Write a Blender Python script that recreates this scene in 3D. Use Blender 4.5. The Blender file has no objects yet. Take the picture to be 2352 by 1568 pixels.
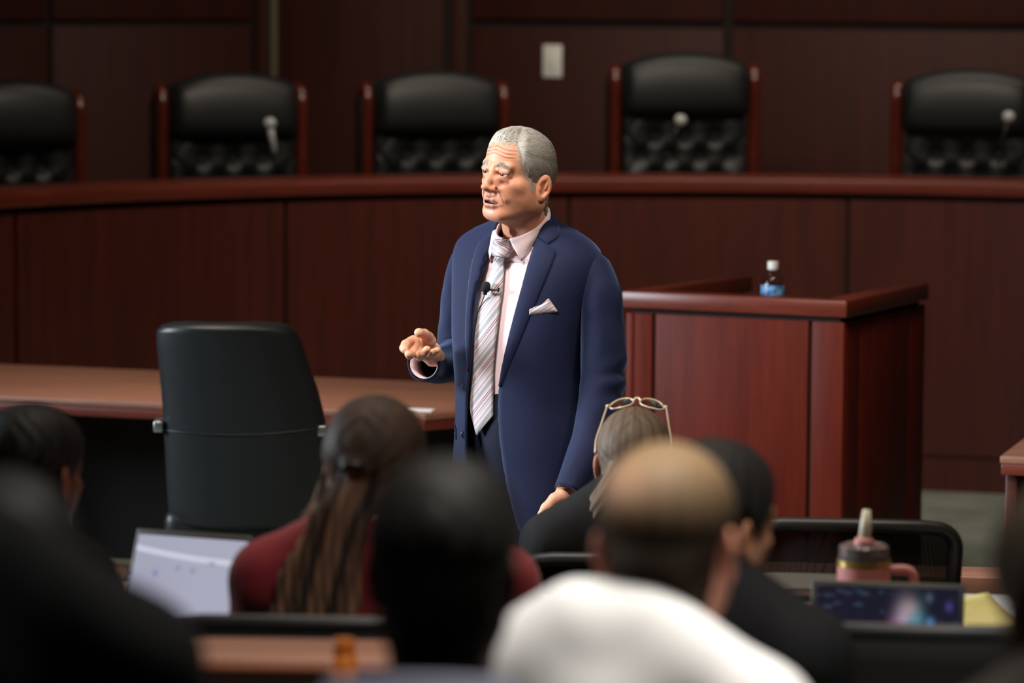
import bpy, bmesh, math, random
import numpy as np
from mathutils import Vector, Matrix, noise as mnoise
from mathutils.bvhtree import BVHTree

# ------------------------------------------------------------------ camera
SC = bpy.context.scene
COL = SC.collection
PI = math.pi
FPX = 8280.0
CAMZ = 2.13
PITCH = math.atan(834.0 / FPX)
ROLL = math.radians(0.35)
_F = np.array([0, math.cos(PITCH), -math.sin(PITCH)])
_U0 = np.array([0, math.sin(PITCH), math.cos(PITCH)])
_R0 = np.array([1.0, 0, 0])
_R = _R0 * math.cos(ROLL) + _U0 * math.sin(ROLL)
_U = _U0 * math.cos(ROLL) - _R0 * math.sin(ROLL)
CAM = np.array([0, 0, CAMZ])

cam_data = bpy.data.cameras.new('camera')
cam = bpy.data.objects.new('camera', cam_data)
COL.objects.link(cam)
cam_data.sensor_width = 36.0
cam_data.lens = 36.0 * FPX / 2352.0
cam_data.clip_start = 0.1
cam_data.clip_end = 100
cam.matrix_world = Matrix(((_R[0], _U[0], -_F[0], CAM[0]), (_R[1], _U[1], -_F[1], CAM[1]),
                           (_R[2], _U[2], -_F[2], CAM[2]), (0, 0, 0, 1)))
cam_data.dof.use_dof = True
cam_data.dof.focus_distance = 9.08
cam_data.dof.aperture_fstop = 2.7
cam_data.dof.aperture_blades = 0
SC.camera = cam


def ray(px, py):
    return _F * FPX + _R * (px - 1176.0) + _U * (784.0 - py)


def at(px, py, Y):
    """world point seen at photo pixel (px, py) on the plane y = Y"""
    d = ray(px, py)
    return CAM + d * (Y / d[1])


def atz(px, py, z):
    """world point seen at photo pixel on the horizontal plane z"""
    d = ray(px, py)
    return CAM + d * ((z - CAMZ) / d[2])


# ------------------------------------------------------------------ world, lights, exposure
SC.view_settings.view_transform = 'Standard'
SC.view_settings.look = 'None'
SC.view_settings.gamma = 1.0
SC.view_settings.use_curve_mapping = False
SC.view_settings.exposure = 0.0
W = bpy.data.worlds.new('world')
SC.world = W
W.use_nodes = True
W.node_tree.nodes['Background'].inputs['Color'].default_value = (0.9, 0.95, 1, 1)
W.node_tree.nodes['Background'].inputs['Strength'].default_value = 0.02
SC.cycles.max_bounces = 6
SC.cycles.diffuse_bounces = 3
SC.cycles.glossy_bounces = 3
SC.cycles.transmission_bounces = 6
SC.cycles.transparent_max_bounces = 8
SC.cycles.caustics_reflective = False
SC.cycles.caustics_refractive = False
SC.cycles.sample_clamp_indirect = 4
SC.cycles.use_denoising = True


def area(name, loc, target, sx, sy, power, color, spread=180):
    d = bpy.data.lights.new(name, 'AREA')
    d.shape = 'RECTANGLE'
    d.size, d.size_y = sx, sy
    d.energy = power
    d.color = color
    d.spread = math.radians(spread)
    o = bpy.data.objects.new(name, d)
    COL.objects.link(o)
    o.location = loc
    v = Vector(target) - Vector(loc)
    o.rotation_euler = v.to_track_quat('-Z', 'Y').to_euler()
    return o


WARM = (1.0, 0.86, 0.70)
NEUT = (1.0, 0.95, 0.88)
COOL = (0.80, 0.90, 1.0)
# added cool light from the left, source unseen; no window is built
area('cool_side_light', (-6.2, 9.35, 2.5), (0.0, 9.2, 1.3), 2.2, 1.7, 135, COOL, 75)
# recessed ceiling lamps: well of the court, bench, gallery; plus one added warm fill
area('well_lamp_or_fill', (-1.1, 7.5, 3.85), (-0.05, 9.15, 1.3), 0.7, 0.7, 17.5, NEUT, 60)
area('well_lamp_or_fill', (1.6, 7.6, 3.85), (0.1, 9.1, 1.4), 0.6, 0.6, 6, WARM, 60)  # added warm fill for the speaker's darker side, not a fixture
area('ceiling_lamp_stand', (0.5, 9.0, 3.85), (1.0, 11.4, 0.7), 0.6, 0.6, 15, WARM, 70)
area('ceiling_lamp_table', (-1.4, 11.2, 3.85), (-1.3, 12.0, 0), 0.8, 0.8, 17, WARM, 80)
area('ceiling_lamp_bench', (0.6, 12.6, 3.85), (0.5, 15.6, 0.9), 4.5, 0.5, 38, WARM, 100)
area('ceiling_lamp_wall', (1.2, 15.2, 3.85), (1.0, 16.6, 0.9), 4.5, 0.4, 20, WARM, 120)
area('ceiling_lamp_gallery', (0.6, 4.3, 3.85), (0.5, 4.5, 0), 1.4, 0.6, 32, NEUT, 90)
area('ceiling_lamp_gallery', (0.2, 7.2, 3.85), (0.2, 7.2, 0), 2.4, 0.6, 18, WARM, 90)

# ------------------------------------------------------------------ tagging, meshes
def tag(o, label=None, cat=None, group=None, kind=None):
    if label: o['label'] = label
    if cat: o['category'] = cat
    if group: o['group'] = group
    if kind: o['kind'] = kind
    return o


def thing(name, label, cat, loc=(0, 0, 0), rotz=0.0, group=None):
    o = bpy.data.objects.new(name, None)
    o.empty_display_size = 0.1
    COL.objects.link(o)
    o.location = loc
    o.rotation_euler = (0, 0, rotz)
    return tag(o, label, cat, group)


def mesh_np(name, V, F, smooth=True):
    """mesh from arrays: V (n,3); F (m,3|4) array or list of lists"""
    me = bpy.data.meshes.new(name)
    if isinstance(F, np.ndarray) and len(F):
        k = F.shape[1]
        me.vertices.add(len(V))
        me.vertices.foreach_set('co', np.ascontiguousarray(V, np.float32).ravel())
        me.loops.add(F.size)
        me.loops.foreach_set('vertex_index', np.ascontiguousarray(F, np.int32).ravel())
        me.polygons.add(len(F))
        me.polygons.foreach_set('loop_start', np.arange(0, F.size, k, dtype=np.int32))
        me.update(calc_edges=True)
        me.validate()
    else:
        me.from_pydata([tuple(map(float, v)) for v in V], [], [tuple(int(i) for i in f) for f in F])
    me.polygons.foreach_set('use_smooth', [smooth] * len(me.polygons))
    me.update()
    return me


def put(name, me, mat, parent=None, world=True):
    """link a mesh as one object; world=True: vertices are world coordinates"""
    o = bpy.data.objects.new(name, me)
    COL.objects.link(o)
    if mat is not None and len(me.materials) == 0:
        me.materials.append(mat)
    if parent is not None:
        o.parent = parent
        if world:
            m = Matrix.Identity(4)
            p = parent
            while p is not None:
                m = p.matrix_basis @ m
                p = p.parent
            me.transform(m.inverted())
    return o


class MB:
    def __init__(s):
        s.v, s.f = [], []

    def add(s, V, F):
        n = len(s.v)
        s.v += [tuple(map(float, p)) for p in V]
        s.f += [tuple(int(i) + n for i in f) for f in F]
        return s

    def box(s, c, size, rz=0.0, rx=0.0, ry=0.0):
        x, y, z = [a / 2 for a in size]
        P = [(-x, -y, -z), (x, -y, -z), (x, y, -z), (-x, y, -z), (-x, -y, z), (x, -y, z), (x, y, z), (-x, y, z)]
        M = Matrix.Rotation(rz, 3, 'Z') @ Matrix.Rotation(ry, 3, 'Y') @ Matrix.Rotation(rx, 3, 'X')
        P = [M @ Vector(p) + Vector(c) for p in P]
        return s.add(P, [(0, 3, 2, 1), (4, 5, 6, 7), (0, 1, 5, 4), (1, 2, 6, 5), (2, 3, 7, 6), (3, 0, 4, 7)])

    def prism(s, poly, z0, z1):
        n = len(poly)
        V = [(p[0], p[1], z0) for p in poly] + [(p[0], p[1], z1) for p in poly]
        F = [tuple(range(n - 1, -1, -1)), tuple(range(n, 2 * n))]
        F += [(i, (i + 1) % n, n + (i + 1) % n, n + i) for i in range(n)]
        return s.add(V, F)

    def tube(s, pts, rad, seg=10, cap=True, flat=1.0):
        pts = [Vector(p) for p in pts]
        if not hasattr(rad, '__len__'): rad = [rad] * len(pts)
        V, F = [], []
        up = None
        for i, p in enumerate(pts):
            t = (pts[min(i + 1, len(pts) - 1)] - pts[max(i - 1, 0)]).normalized()
            if up is None:
                up = Vector((0, 0, 1)) if abs(t.z) < 0.9 else Vector((0, 1, 0))
            a = t.cross(up).normalized()
            b = a.cross(t).normalized()
            up = b
            for k in range(seg):
                th = 2 * PI * k / seg
                V.append(p + a * (math.cos(th) * rad[i]) + b * (math.sin(th) * rad[i] * flat))
        n = len(pts)
        for i in range(n - 1):
            for k in range(seg):
                k2 = (k + 1) % seg
                F.append((i * seg + k, i * seg + k2, (i + 1) * seg + k2, (i + 1) * seg + k))
        if cap:
            F.append(tuple(range(seg - 1, -1, -1)))
            F.append(tuple((n - 1) * seg + k for k in range(seg)))
        return s.add(V, F)

    def lathe(s, prof, c=(0, 0, 0), seg=24, axis=None):
        """prof: (r, z) list; rings about z through c"""
        V, F = [], []
        for r, z in prof:
            for k in range(seg):
                th = 2 * PI * k / seg
                V.append(Vector((r * math.cos(th), r * math.sin(th), z)))
        n = len(prof)
        for i in range(n - 1):
            for k in range(seg):
                k2 = (k + 1) % seg
                F.append((i * seg + k, i * seg + k2, (i + 1) * seg + k2, (i + 1) * seg + k))
        F.append(tuple(range(seg - 1, -1, -1)))
        F.append(tuple((n - 1) * seg + k for k in range(seg)))
        if axis is not None:
            q = Vector((0, 0, 1)).rotation_difference(Vector(axis))
            V = [q @ v for v in V]
        V = [v + Vector(c) for v in V]
        return s.add(V, F)

    def grid(s, G, close=False, thick=0.0):
        """G: rows of points"""
        n, m = len(G), len(G[0])
        V = [p for r in G for p in r]
        F = []
        for i in range(n - 1):
            for k in range(m - 1 if not close else m):
                k2 = (k + 1) % m
                F.append((i * m + k, i * m + k2, (i + 1) * m + k2, (i + 1) * m + k))
        return s.add(V, F)

    def build(s, name, mat, parent=None, bevel=0.0, smooth=False, seg=2, world=False, solid=0.0, subsurf=0, offset=0.0, autos=None):
        me = bpy.data.meshes.new(name)
        me.from_pydata(s.v, [], s.f)
        bm = bmesh.new()
        bm.from_mesh(me)
        bmesh.ops.remove_doubles(bm, verts=bm.verts, dist=1e-5)
        bmesh.ops.recalc_face_normals(bm, faces=bm.faces)
        if bevel > 0:
            ed = [e for e in bm.edges if len(e.link_faces) == 2 and e.calc_face_angle(0) > 0.6]
            bmesh.ops.bevel(bm, geom=ed, offset=bevel, segments=seg, profile=0.5, affect='EDGES', clamp_overlap=True)
        bm.to_mesh(me)
        bm.free()
        me.polygons.foreach_set('use_smooth', [bool(smooth or bevel > 0)] * len(me.polygons))
        if bevel > 0 and not smooth:
            try:
                me.set_sharp_from_angle(angle=math.radians(50))
            except Exception:
                pass
        if autos:
            me.set_sharp_from_angle(angle=math.radians(autos))
        o = put(name, me, mat, parent, world)
        if solid:
            md = o.modifiers.new('solid', 'SOLIDIFY')
            md.thickness = solid
            md.offset = offset
        if subsurf:
            md = o.modifiers.new('sub', 'SUBSURF')
            md.levels = md.render_levels = subsurf
        return o


def copy_thing(o, parent=None):
    c = o.copy()
    COL.objects.link(c)
    c.parent = parent
    for ch in list(o.children):
        copy_thing(ch, c)
    return c


def lerp(a, b, t):
    return a + (b - a) * t


def catmull(pts, n):
    """resampled smooth curve through pts (k,d) -> (n,d)"""
    P = np.asarray(pts, float)
    k = len(P)
    T = np.linspace(0, k - 1, n)
    out = []
    for t in T:
        i = min(int(t), k - 2)
        u = t - i
        p0 = P[i - 1] if i > 0 else 2 * P[0] - P[1]
        p3 = P[i + 2] if i + 2 < k else 2 * P[-1] - P[-2]
        p1, p2 = P[i], P[i + 1]
        out.append(0.5 * (2 * p1 + (p2 - p0) * u + (2 * p0 - 5 * p1 + 4 * p2 - p3) * u * u + (3 * p1 - p0 - 3 * p2 + p3) * u ** 3))
    return np.array(out)


# ------------------------------------------------------------------ materials
def new_mat(name):
    m = bpy.data.materials.new(name)
    m.use_nodes = True
    return m, m.node_tree.nodes, m.node_tree.links, m.node_tree.nodes['Principled BSDF']


def mat(name, color, rough=0.6, metal=0.0, spec=0.5, var=0.0, vscale=20.0, bump=0.0, bscale=200.0, sheen=0.0, coat=0.0,
        emit=None, estr=1.0, trans=0.0, ior=1.45, stretch=(1, 1, 1), alpha=1.0, sss=0.0):
    m, N, L, B = new_mat(name)
    B.inputs['Base Color'].default_value = (*color, 1)
    B.inputs['Roughness'].default_value = rough
    B.inputs['Metallic'].default_value = metal
    B.inputs['Specular IOR Level'].default_value = spec
    B.inputs['Sheen Weight'].default_value = sheen
    B.inputs['Coat Weight'].default_value = coat
    B.inputs['Transmission Weight'].default_value = trans
    B.inputs['IOR'].default_value = ior
    B.inputs['Alpha'].default_value = alpha
    if sss:
        B.inputs['Subsurface Weight'].default_value = sss
        B.inputs['Subsurface Radius'].default_value = (0.008, 0.003, 0.0015)
        B.inputs['Subsurface Scale'].default_value = 1.0
    if emit:
        B.inputs['Emission Color'].default_value = (*emit, 1)
        B.inputs['Emission Strength'].default_value = estr
    if var or bump:
        tc = N.new('ShaderNodeTexCoord')
        mp = N.new('ShaderNodeMapping')
        mp.inputs['Scale'].default_value = stretch
        L.new(tc.outputs['Object'], mp.inputs['Vector'])
    if var:
        nz = N.new('ShaderNodeTexNoise')
        nz.inputs['Scale'].default_value = vscale
        nz.inputs['Detail'].default_value = 4
        L.new(mp.outputs['Vector'], nz.inputs['Vector'])
        rp = N.new('ShaderNodeValToRGB')
        c = np.array(color)
        rp.color_ramp.elements[0].position = 0.3
        rp.color_ramp.elements[1].position = 0.7
        rp.color_ramp.elements[0].color = (*np.clip(c * (1 - var), 0, 1), 1)
        rp.color_ramp.elements[1].color = (*np.clip(c * (1 + var), 0, 1), 1)
        L.new(nz.outputs['Fac'], rp.inputs['Fac'])
        L.new(rp.outputs['Color'], B.inputs['Base Color'])
    if bump:
        n2 = N.new('ShaderNodeTexNoise')
        n2.inputs['Scale'].default_value = bscale
        n2.inputs['Detail'].default_value = 3
        L.new(mp.outputs['Vector'], n2.inputs['Vector'])
        bp = N.new('ShaderNodeBump')
        bp.inputs['Strength'].default_value = bump
        bp.inputs['Distance'].default_value = 0.002
        L.new(n2.outputs['Fac'], bp.inputs['Height'])
        L.new(bp.outputs['Normal'], B.inputs['Normal'])
    return m


def wood(name, dark, light, rough=0.38, stretch=(22, 22, 1.1), coat=0.15, spec=0.5):
    m, N, L, B = new_mat(name)
    tc = N.new('ShaderNodeTexCoord')
    mp = N.new('ShaderNodeMapping')
    mp.inputs['Scale'].default_value = stretch
    oi = N.new('ShaderNodeObjectInfo')
    ad = N.new('ShaderNodeVectorMath')
    ad.operation = 'ADD'
    cb = N.new('ShaderNodeCombineXYZ')
    ml = N.new('ShaderNodeMath'); ml.operation = 'MULTIPLY'; ml.inputs[1].default_value = 37.0
    L.new(oi.outputs['Random'], ml.inputs[0])
    L.new(ml.outputs[0], cb.inputs['Z'])
    L.new(ml.outputs[0], cb.inputs['X'])
    L.new(tc.outputs['Object'], mp.inputs['Vector'])
    L.new(mp.outputs['Vector'], ad.inputs[0])
    L.new(cb.outputs[0], ad.inputs[1])
    n1 = N.new('ShaderNodeTexNoise')
    n1.inputs['Scale'].default_value = 1.0
    n1.inputs['Detail'].default_value = 6
    n1.inputs['Roughness'].default_value = 0.6
    n1.inputs['Distortion'].default_value = 0.4
    L.new(ad.outputs[0], n1.inputs['Vector'])
    n2 = N.new('ShaderNodeTexNoise')
    n2.inputs['Scale'].default_value = 6.0
    n2.inputs['Detail'].default_value = 4
    L.new(ad.outputs[0], n2.inputs['Vector'])
    mx = N.new('ShaderNodeMath'); mx.operation = 'MULTIPLY_ADD'
    mx.inputs[1].default_value = 0.35
    L.new(n2.outputs['Fac'], mx.inputs[0])
    sc_ = N.new('ShaderNodeMath'); sc_.operation = 'MULTIPLY'; sc_.inputs[1].default_value = 0.65
    L.new(n1.outputs['Fac'], sc_.inputs[0])
    L.new(sc_.outputs[0], mx.inputs[2])
    rp = N.new('ShaderNodeValToRGB')
    rp.color_ramp.elements[0].position = 0.34
    rp.color_ramp.elements[1].position = 0.66
    rp.color_ramp.elements[0].color = (*dark, 1)
    rp.color_ramp.elements[1].color = (*light, 1)
    L.new(mx.outputs[0], rp.inputs['Fac'])
    L.new(rp.outputs['Color'], B.inputs['Base Color'])
    B.inputs['Roughness'].default_value = rough
    B.inputs['Specular IOR Level'].default_value = spec
    B.inputs['Coat Weight'].default_value = coat
    B.inputs['Coat Roughness'].default_value = 0.35
    return m


def attr_mat(name, attr='col', rough=0.5, spec=0.5, sss=0.0, bump=0.0, bscale=300, sheen=0.0, aniso=0.0):
    m, N, L, B = new_mat(name)
    a = N.new('ShaderNodeAttribute')
    a.attribute_name = attr
    L.new(a.outputs['Color'], B.inputs['Base Color'])
    B.inputs['Roughness'].default_value = rough
    B.inputs['Specular IOR Level'].default_value = spec
    B.inputs['Sheen Weight'].default_value = sheen
    if sss:
        B.inputs['Subsurface Weight'].default_value = sss
        B.inputs['Subsurface Radius'].default_value = (0.9, 0.35, 0.18)
        B.inputs['Subsurface Scale'].default_value = 0.006
    if bump:
        tc = N.new('ShaderNodeTexCoord')
        n2 = N.new('ShaderNodeTexNoise')
        n2.inputs['Scale'].default_value = bscale
        n2.inputs['Detail'].default_value = 4
        L.new(tc.outputs['Object'], n2.inputs['Vector'])
        bp = N.new('ShaderNodeBump')
        bp.inputs['Strength'].default_value = bump
        bp.inputs['Distance'].default_value = 0.001
        L.new(n2.outputs['Fac'], bp.inputs['Height'])
        L.new(bp.outputs['Normal'], B.inputs['Normal'])
    return m


def set_col(me, C, name='col'):
    a = me.color_attributes.new(name, 'FLOAT_COLOR', 'POINT')
    C = np.asarray(C, np.float32)
    if C.shape[1] == 3:
        C = np.concatenate([C, np.ones((len(C), 1), np.float32)], 1)
    a.data.foreach_set('color', C.ravel())


def lin(r, g, b):
    f = lambda c: (c / 12.92 if c <= 0.04045 else ((c + 0.055) / 1.055) ** 2.4)
    return tuple(f(x / 255.0) for x in (r, g, b))


M = {}
M['wood_wall'] = wood('wood_wall', lin(46, 17, 13), lin(64, 24, 17), rough=0.6, coat=0.0, spec=0.3)
M['wood_bench'] = wood('wood_bench', lin(60, 20, 13), lin(84, 30, 19), rough=0.44, coat=0.08)
M['wood_stand'] = wood('wood_stand', lin(75, 22, 13), lin(101, 35, 20), rough=0.5, stretch=(16, 16, 0.9), coat=0.0, spec=0.15)
M['wood_rail'] = wood('wood_rail', lin(88, 32, 20), lin(112, 46, 30), rough=0.36, stretch=(3, 3, 30))
M['wood_table'] = wood('wood_table', lin(122, 82, 66), lin(150, 104, 84), rough=0.42, stretch=(1.3, 26, 26), spec=0.6)
M['wood_desk'] = wood('wood_desk', lin(158, 110, 90), lin(182, 132, 110), rough=0.4, stretch=(1.3, 26, 26))
M['groove'] = mat('groove', lin(20, 8, 6), 0.7)
M['leather'] = mat('black_leather', lin(24, 27, 29), 0.42, bump=0.15, bscale=260, spec=0.5)
M['leather_chair'] = mat('office_leather', lin(21, 24, 26), 0.44, bump=0.12, bscale=260, spec=0.5)
M['post_wood'] = mat('polished_red_wood', lin(78, 28, 18), 0.25, coat=0.4, var=0.15, vscale=14)
M['carpet'] = mat('carpet', lin(122, 128, 118), 0.95, var=0.22, vscale=3.0, bump=0.5, bscale=240, spec=0.1)
M['plaster'] = mat('plaster', lin(150, 140, 128), 0.9)
M['black_plastic'] = mat('black_plastic', lin(24, 25, 26), 0.4)
M['rim_plastic'] = mat('chair_rim', lin(44, 45, 46), 0.38)
M['chrome'] = mat('chrome', lin(200, 203, 205), 0.18, metal=1.0)
M['steel'] = mat('brushed_steel', lin(165, 172, 172), 0.32, metal=0.9)
M['white_plastic'] = mat('white_plastic', lin(232, 234, 230), 0.45)
# ------------------------------------------------------------------ signed distance modelling (organic shapes)
def smin(a, b, k):
    h = np.clip(0.5 + 0.5 * (b - a) / k, 0, 1)
    return b + (a - b) * h - k * h * (1 - h)


def smax(a, b, k):
    return -smin(-a, -b, k)


def sd_ell(P, c, r, R=None):
    q = P - np.asarray(c, np.float32)
    if R is not None:
        q = q @ np.asarray(R, np.float32)
    r = np.asarray(r, np.float32)
    k0 = np.sqrt(((q / r) ** 2).sum(1)) + 1e-9
    k1 = np.sqrt(((q / (r * r)) ** 2).sum(1)) + 1e-9
    return k0 * (k0 - 1.0) / k1


def sd_cap(P, a, b, ra, rb=None):
    if rb is None: rb = ra
    a = np.asarray(a, np.float32)
    b = np.asarray(b, np.float32)
    pa = P - a
    ba = b - a
    h = np.clip((pa @ ba) / max(float(ba @ ba), 1e-12), 0, 1)
    d = pa - h[:, None] * ba
    return np.sqrt((d * d).sum(1)) - (ra + (rb - ra) * h)


def sd_chain(P, pts, rads, k=0.006):
    d = None
    for i in range(len(pts) - 1):
        c = sd_cap(P, pts[i], pts[i + 1], rads[i], rads[i + 1])
        d = c if d is None else smin(d, c, k)
    return d


def sd_sph(P, c, r):
    q = P - np.asarray(c, np.float32)
    return np.sqrt((q * q).sum(1)) - r


def rotm(axis, deg):
    return np.array(Matrix.Rotation(math.radians(deg), 3, axis))


def mesh_sdf(f, lo, hi, h, B=6):
    """sparse surface nets of the zero set of f over the box lo..hi with cell h"""
    lo = np.asarray(lo, float)
    hi = np.asarray(hi, float)
    nb = np.maximum(1, np.ceil((hi - lo) / (h * B)).astype(int))
    n = nb * B + 1
    bc = np.stack(np.meshgrid(*[(np.arange(k) + 0.5) * B * h for k in nb], indexing='ij'), -1).reshape(-1, 3) + lo
    db = f(bc.astype(np.float32))
    act = np.abs(db) < B * h * 1.75
    D = np.empty(tuple(n), np.float32)
    sg = np.where(db < 0, -1.0, 1.0).astype(np.float32).reshape(tuple(nb))
    big = np.repeat(np.repeat(np.repeat(sg, B, 0), B, 1), B, 2)
    D[:-1, :-1, :-1] = big
    D[-1] = 1; D[:, -1] = 1; D[:, :, -1] = 1
    idx = np.argwhere(act.reshape(tuple(nb)))
    o = np.stack(np.meshgrid(*[np.arange(B + 1)] * 3, indexing='ij'), -1).reshape(-1, 3)
    flag = np.zeros(tuple(n), bool)
    for s in range(0, len(idx), 4000):
        g = (idx[s:s + 4000, None, :] * B + o[None]).reshape(-1, 3)
        flag[g[:, 0], g[:, 1], g[:, 2]] = True
    g = np.argwhere(flag)
    for s in range(0, len(g), 400000):
        q = g[s:s + 400000]
        D[q[:, 0], q[:, 1], q[:, 2]] = f((q * h + lo).astype(np.float32))
    D[0] = np.maximum(D[0], 1e-4); D[:, 0] = np.maximum(D[:, 0], 1e-4); D[:, :, 0] = np.maximum(D[:, :, 0], 1e-4)
    D[-1] = np.maximum(D[-1], 1e-4); D[:, -1] = np.maximum(D[:, -1], 1e-4); D[:, :, -1] = np.maximum(D[:, :, -1], 1e-4)
    ins = D < 0
    c = [ins[i:n[0] - 1 + i, j:n[1] - 1 + j, k:n[2] - 1 + k] for i in (0, 1) for j in (0, 1) for k in (0, 1)]
    sm = sum(x.astype(np.int8) for x in c)
    cells = np.argwhere((sm > 0) & (sm < 8))
    cid = np.full(tuple(n - 1), -1, np.int32)
    cid[cells[:, 0], cells[:, 1], cells[:, 2]] = np.arange(len(cells))
    acc = np.zeros((len(cells), 3))
    cnt = np.zeros(len(cells))
    cor = [(i, j, k) for i in (0, 1) for j in (0, 1) for k in (0, 1)]
    for a in range(8):
        for b in range(a + 1, 8):
            ca, cb = np.array(cor[a]), np.array(cor[b])
            if abs(ca - cb).sum() != 1: continue
            pa, pb = cells + ca, cells + cb
            da = D[pa[:, 0], pa[:, 1], pa[:, 2]]
            dd = D[pb[:, 0], pb[:, 1], pb[:, 2]]
            m = (da < 0) != (dd < 0)
            t = np.where(m, da / np.where(m, da - dd, 1), 0)
            acc += np.where(m[:, None], ca + (cb - ca) * t[:, None], 0)
            cnt += m
    V = (cells + acc / cnt[:, None]) * h + lo
    Q = []
    for ax in range(3):
        u, w = (ax + 1) % 3, (ax + 2) % 3
        sl0 = [slice(None)] * 3; sl1 = [slice(None)] * 3
        sl0[ax] = slice(0, -1); sl1[ax] = slice(1, None)
        A, Bq = ins[tuple(sl0)], ins[tuple(sl1)]
        e = np.argwhere(A != Bq)
        e = e[(e[:, u] > 0) & (e[:, w] > 0) & (e[:, u] < n[u] - 1) & (e[:, w] < n[w] - 1)]
        du = np.zeros(3, int); du[u] = 1
        dw = np.zeros(3, int); dw[w] = 1
        ids = []
        for q in (e - du - dw, e - dw, e, e - du):
            ids.append(cid[q[:, 0], q[:, 1], q[:, 2]])
        q = np.stack(ids, 1)
        fl = ~A[e[:, 0], e[:, 1], e[:, 2]]
        q[fl] = q[fl][:, ::-1]
        Q.append(q)
    Q = np.concatenate(Q)
    Q = Q[(Q >= 0).all(1)]
    return V, Q


def smooth_mesh(V, Q, it=1, lam=0.5):
    e = np.concatenate([Q[:, [0, 1]], Q[:, [1, 2]], Q[:, [2, 3]], Q[:, [3, 0]]])
    for _ in range(it):
        S = np.zeros_like(V)
        c = np.zeros(len(V))
        for k in range(3):
            S[:, k] = np.bincount(e[:, 0], V[e[:, 1], k], len(V)) + np.bincount(e[:, 1], V[e[:, 0], k], len(V))
        c = np.bincount(e[:, 0], minlength=len(V)) + np.bincount(e[:, 1], minlength=len(V))
        V = V + lam * (S / np.maximum(c, 1)[:, None] - V)
    return V


def vnormals(V, Q):
    n = np.cross(V[Q[:, 2]] - V[Q[:, 0]], V[Q[:, 3]] - V[Q[:, 1]])
    N = np.zeros_like(V)
    for k in range(4):
        for a in range(3):
            N[:, a] += np.bincount(Q[:, k], n[:, a], len(V))
    return N / (np.linalg.norm(N, axis=1)[:, None] + 1e-12)


# ------------------------------------------------------------------ head (origin between the eyes, face towards -y, his left +x)
def gauss(x, s):
    return np.exp(-(x / s) ** 2)


NECK_UP = ((0, 0.030, -0.05), (0, 0.040, -0.12), (0, 0.056, -0.235))


def face_lift(P):
    return 0.0052 * gauss(P[:, 2] + 0.064, 0.028) * np.clip((-P[:, 1] - 0.045) / 0.03, 0, 1)


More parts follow.
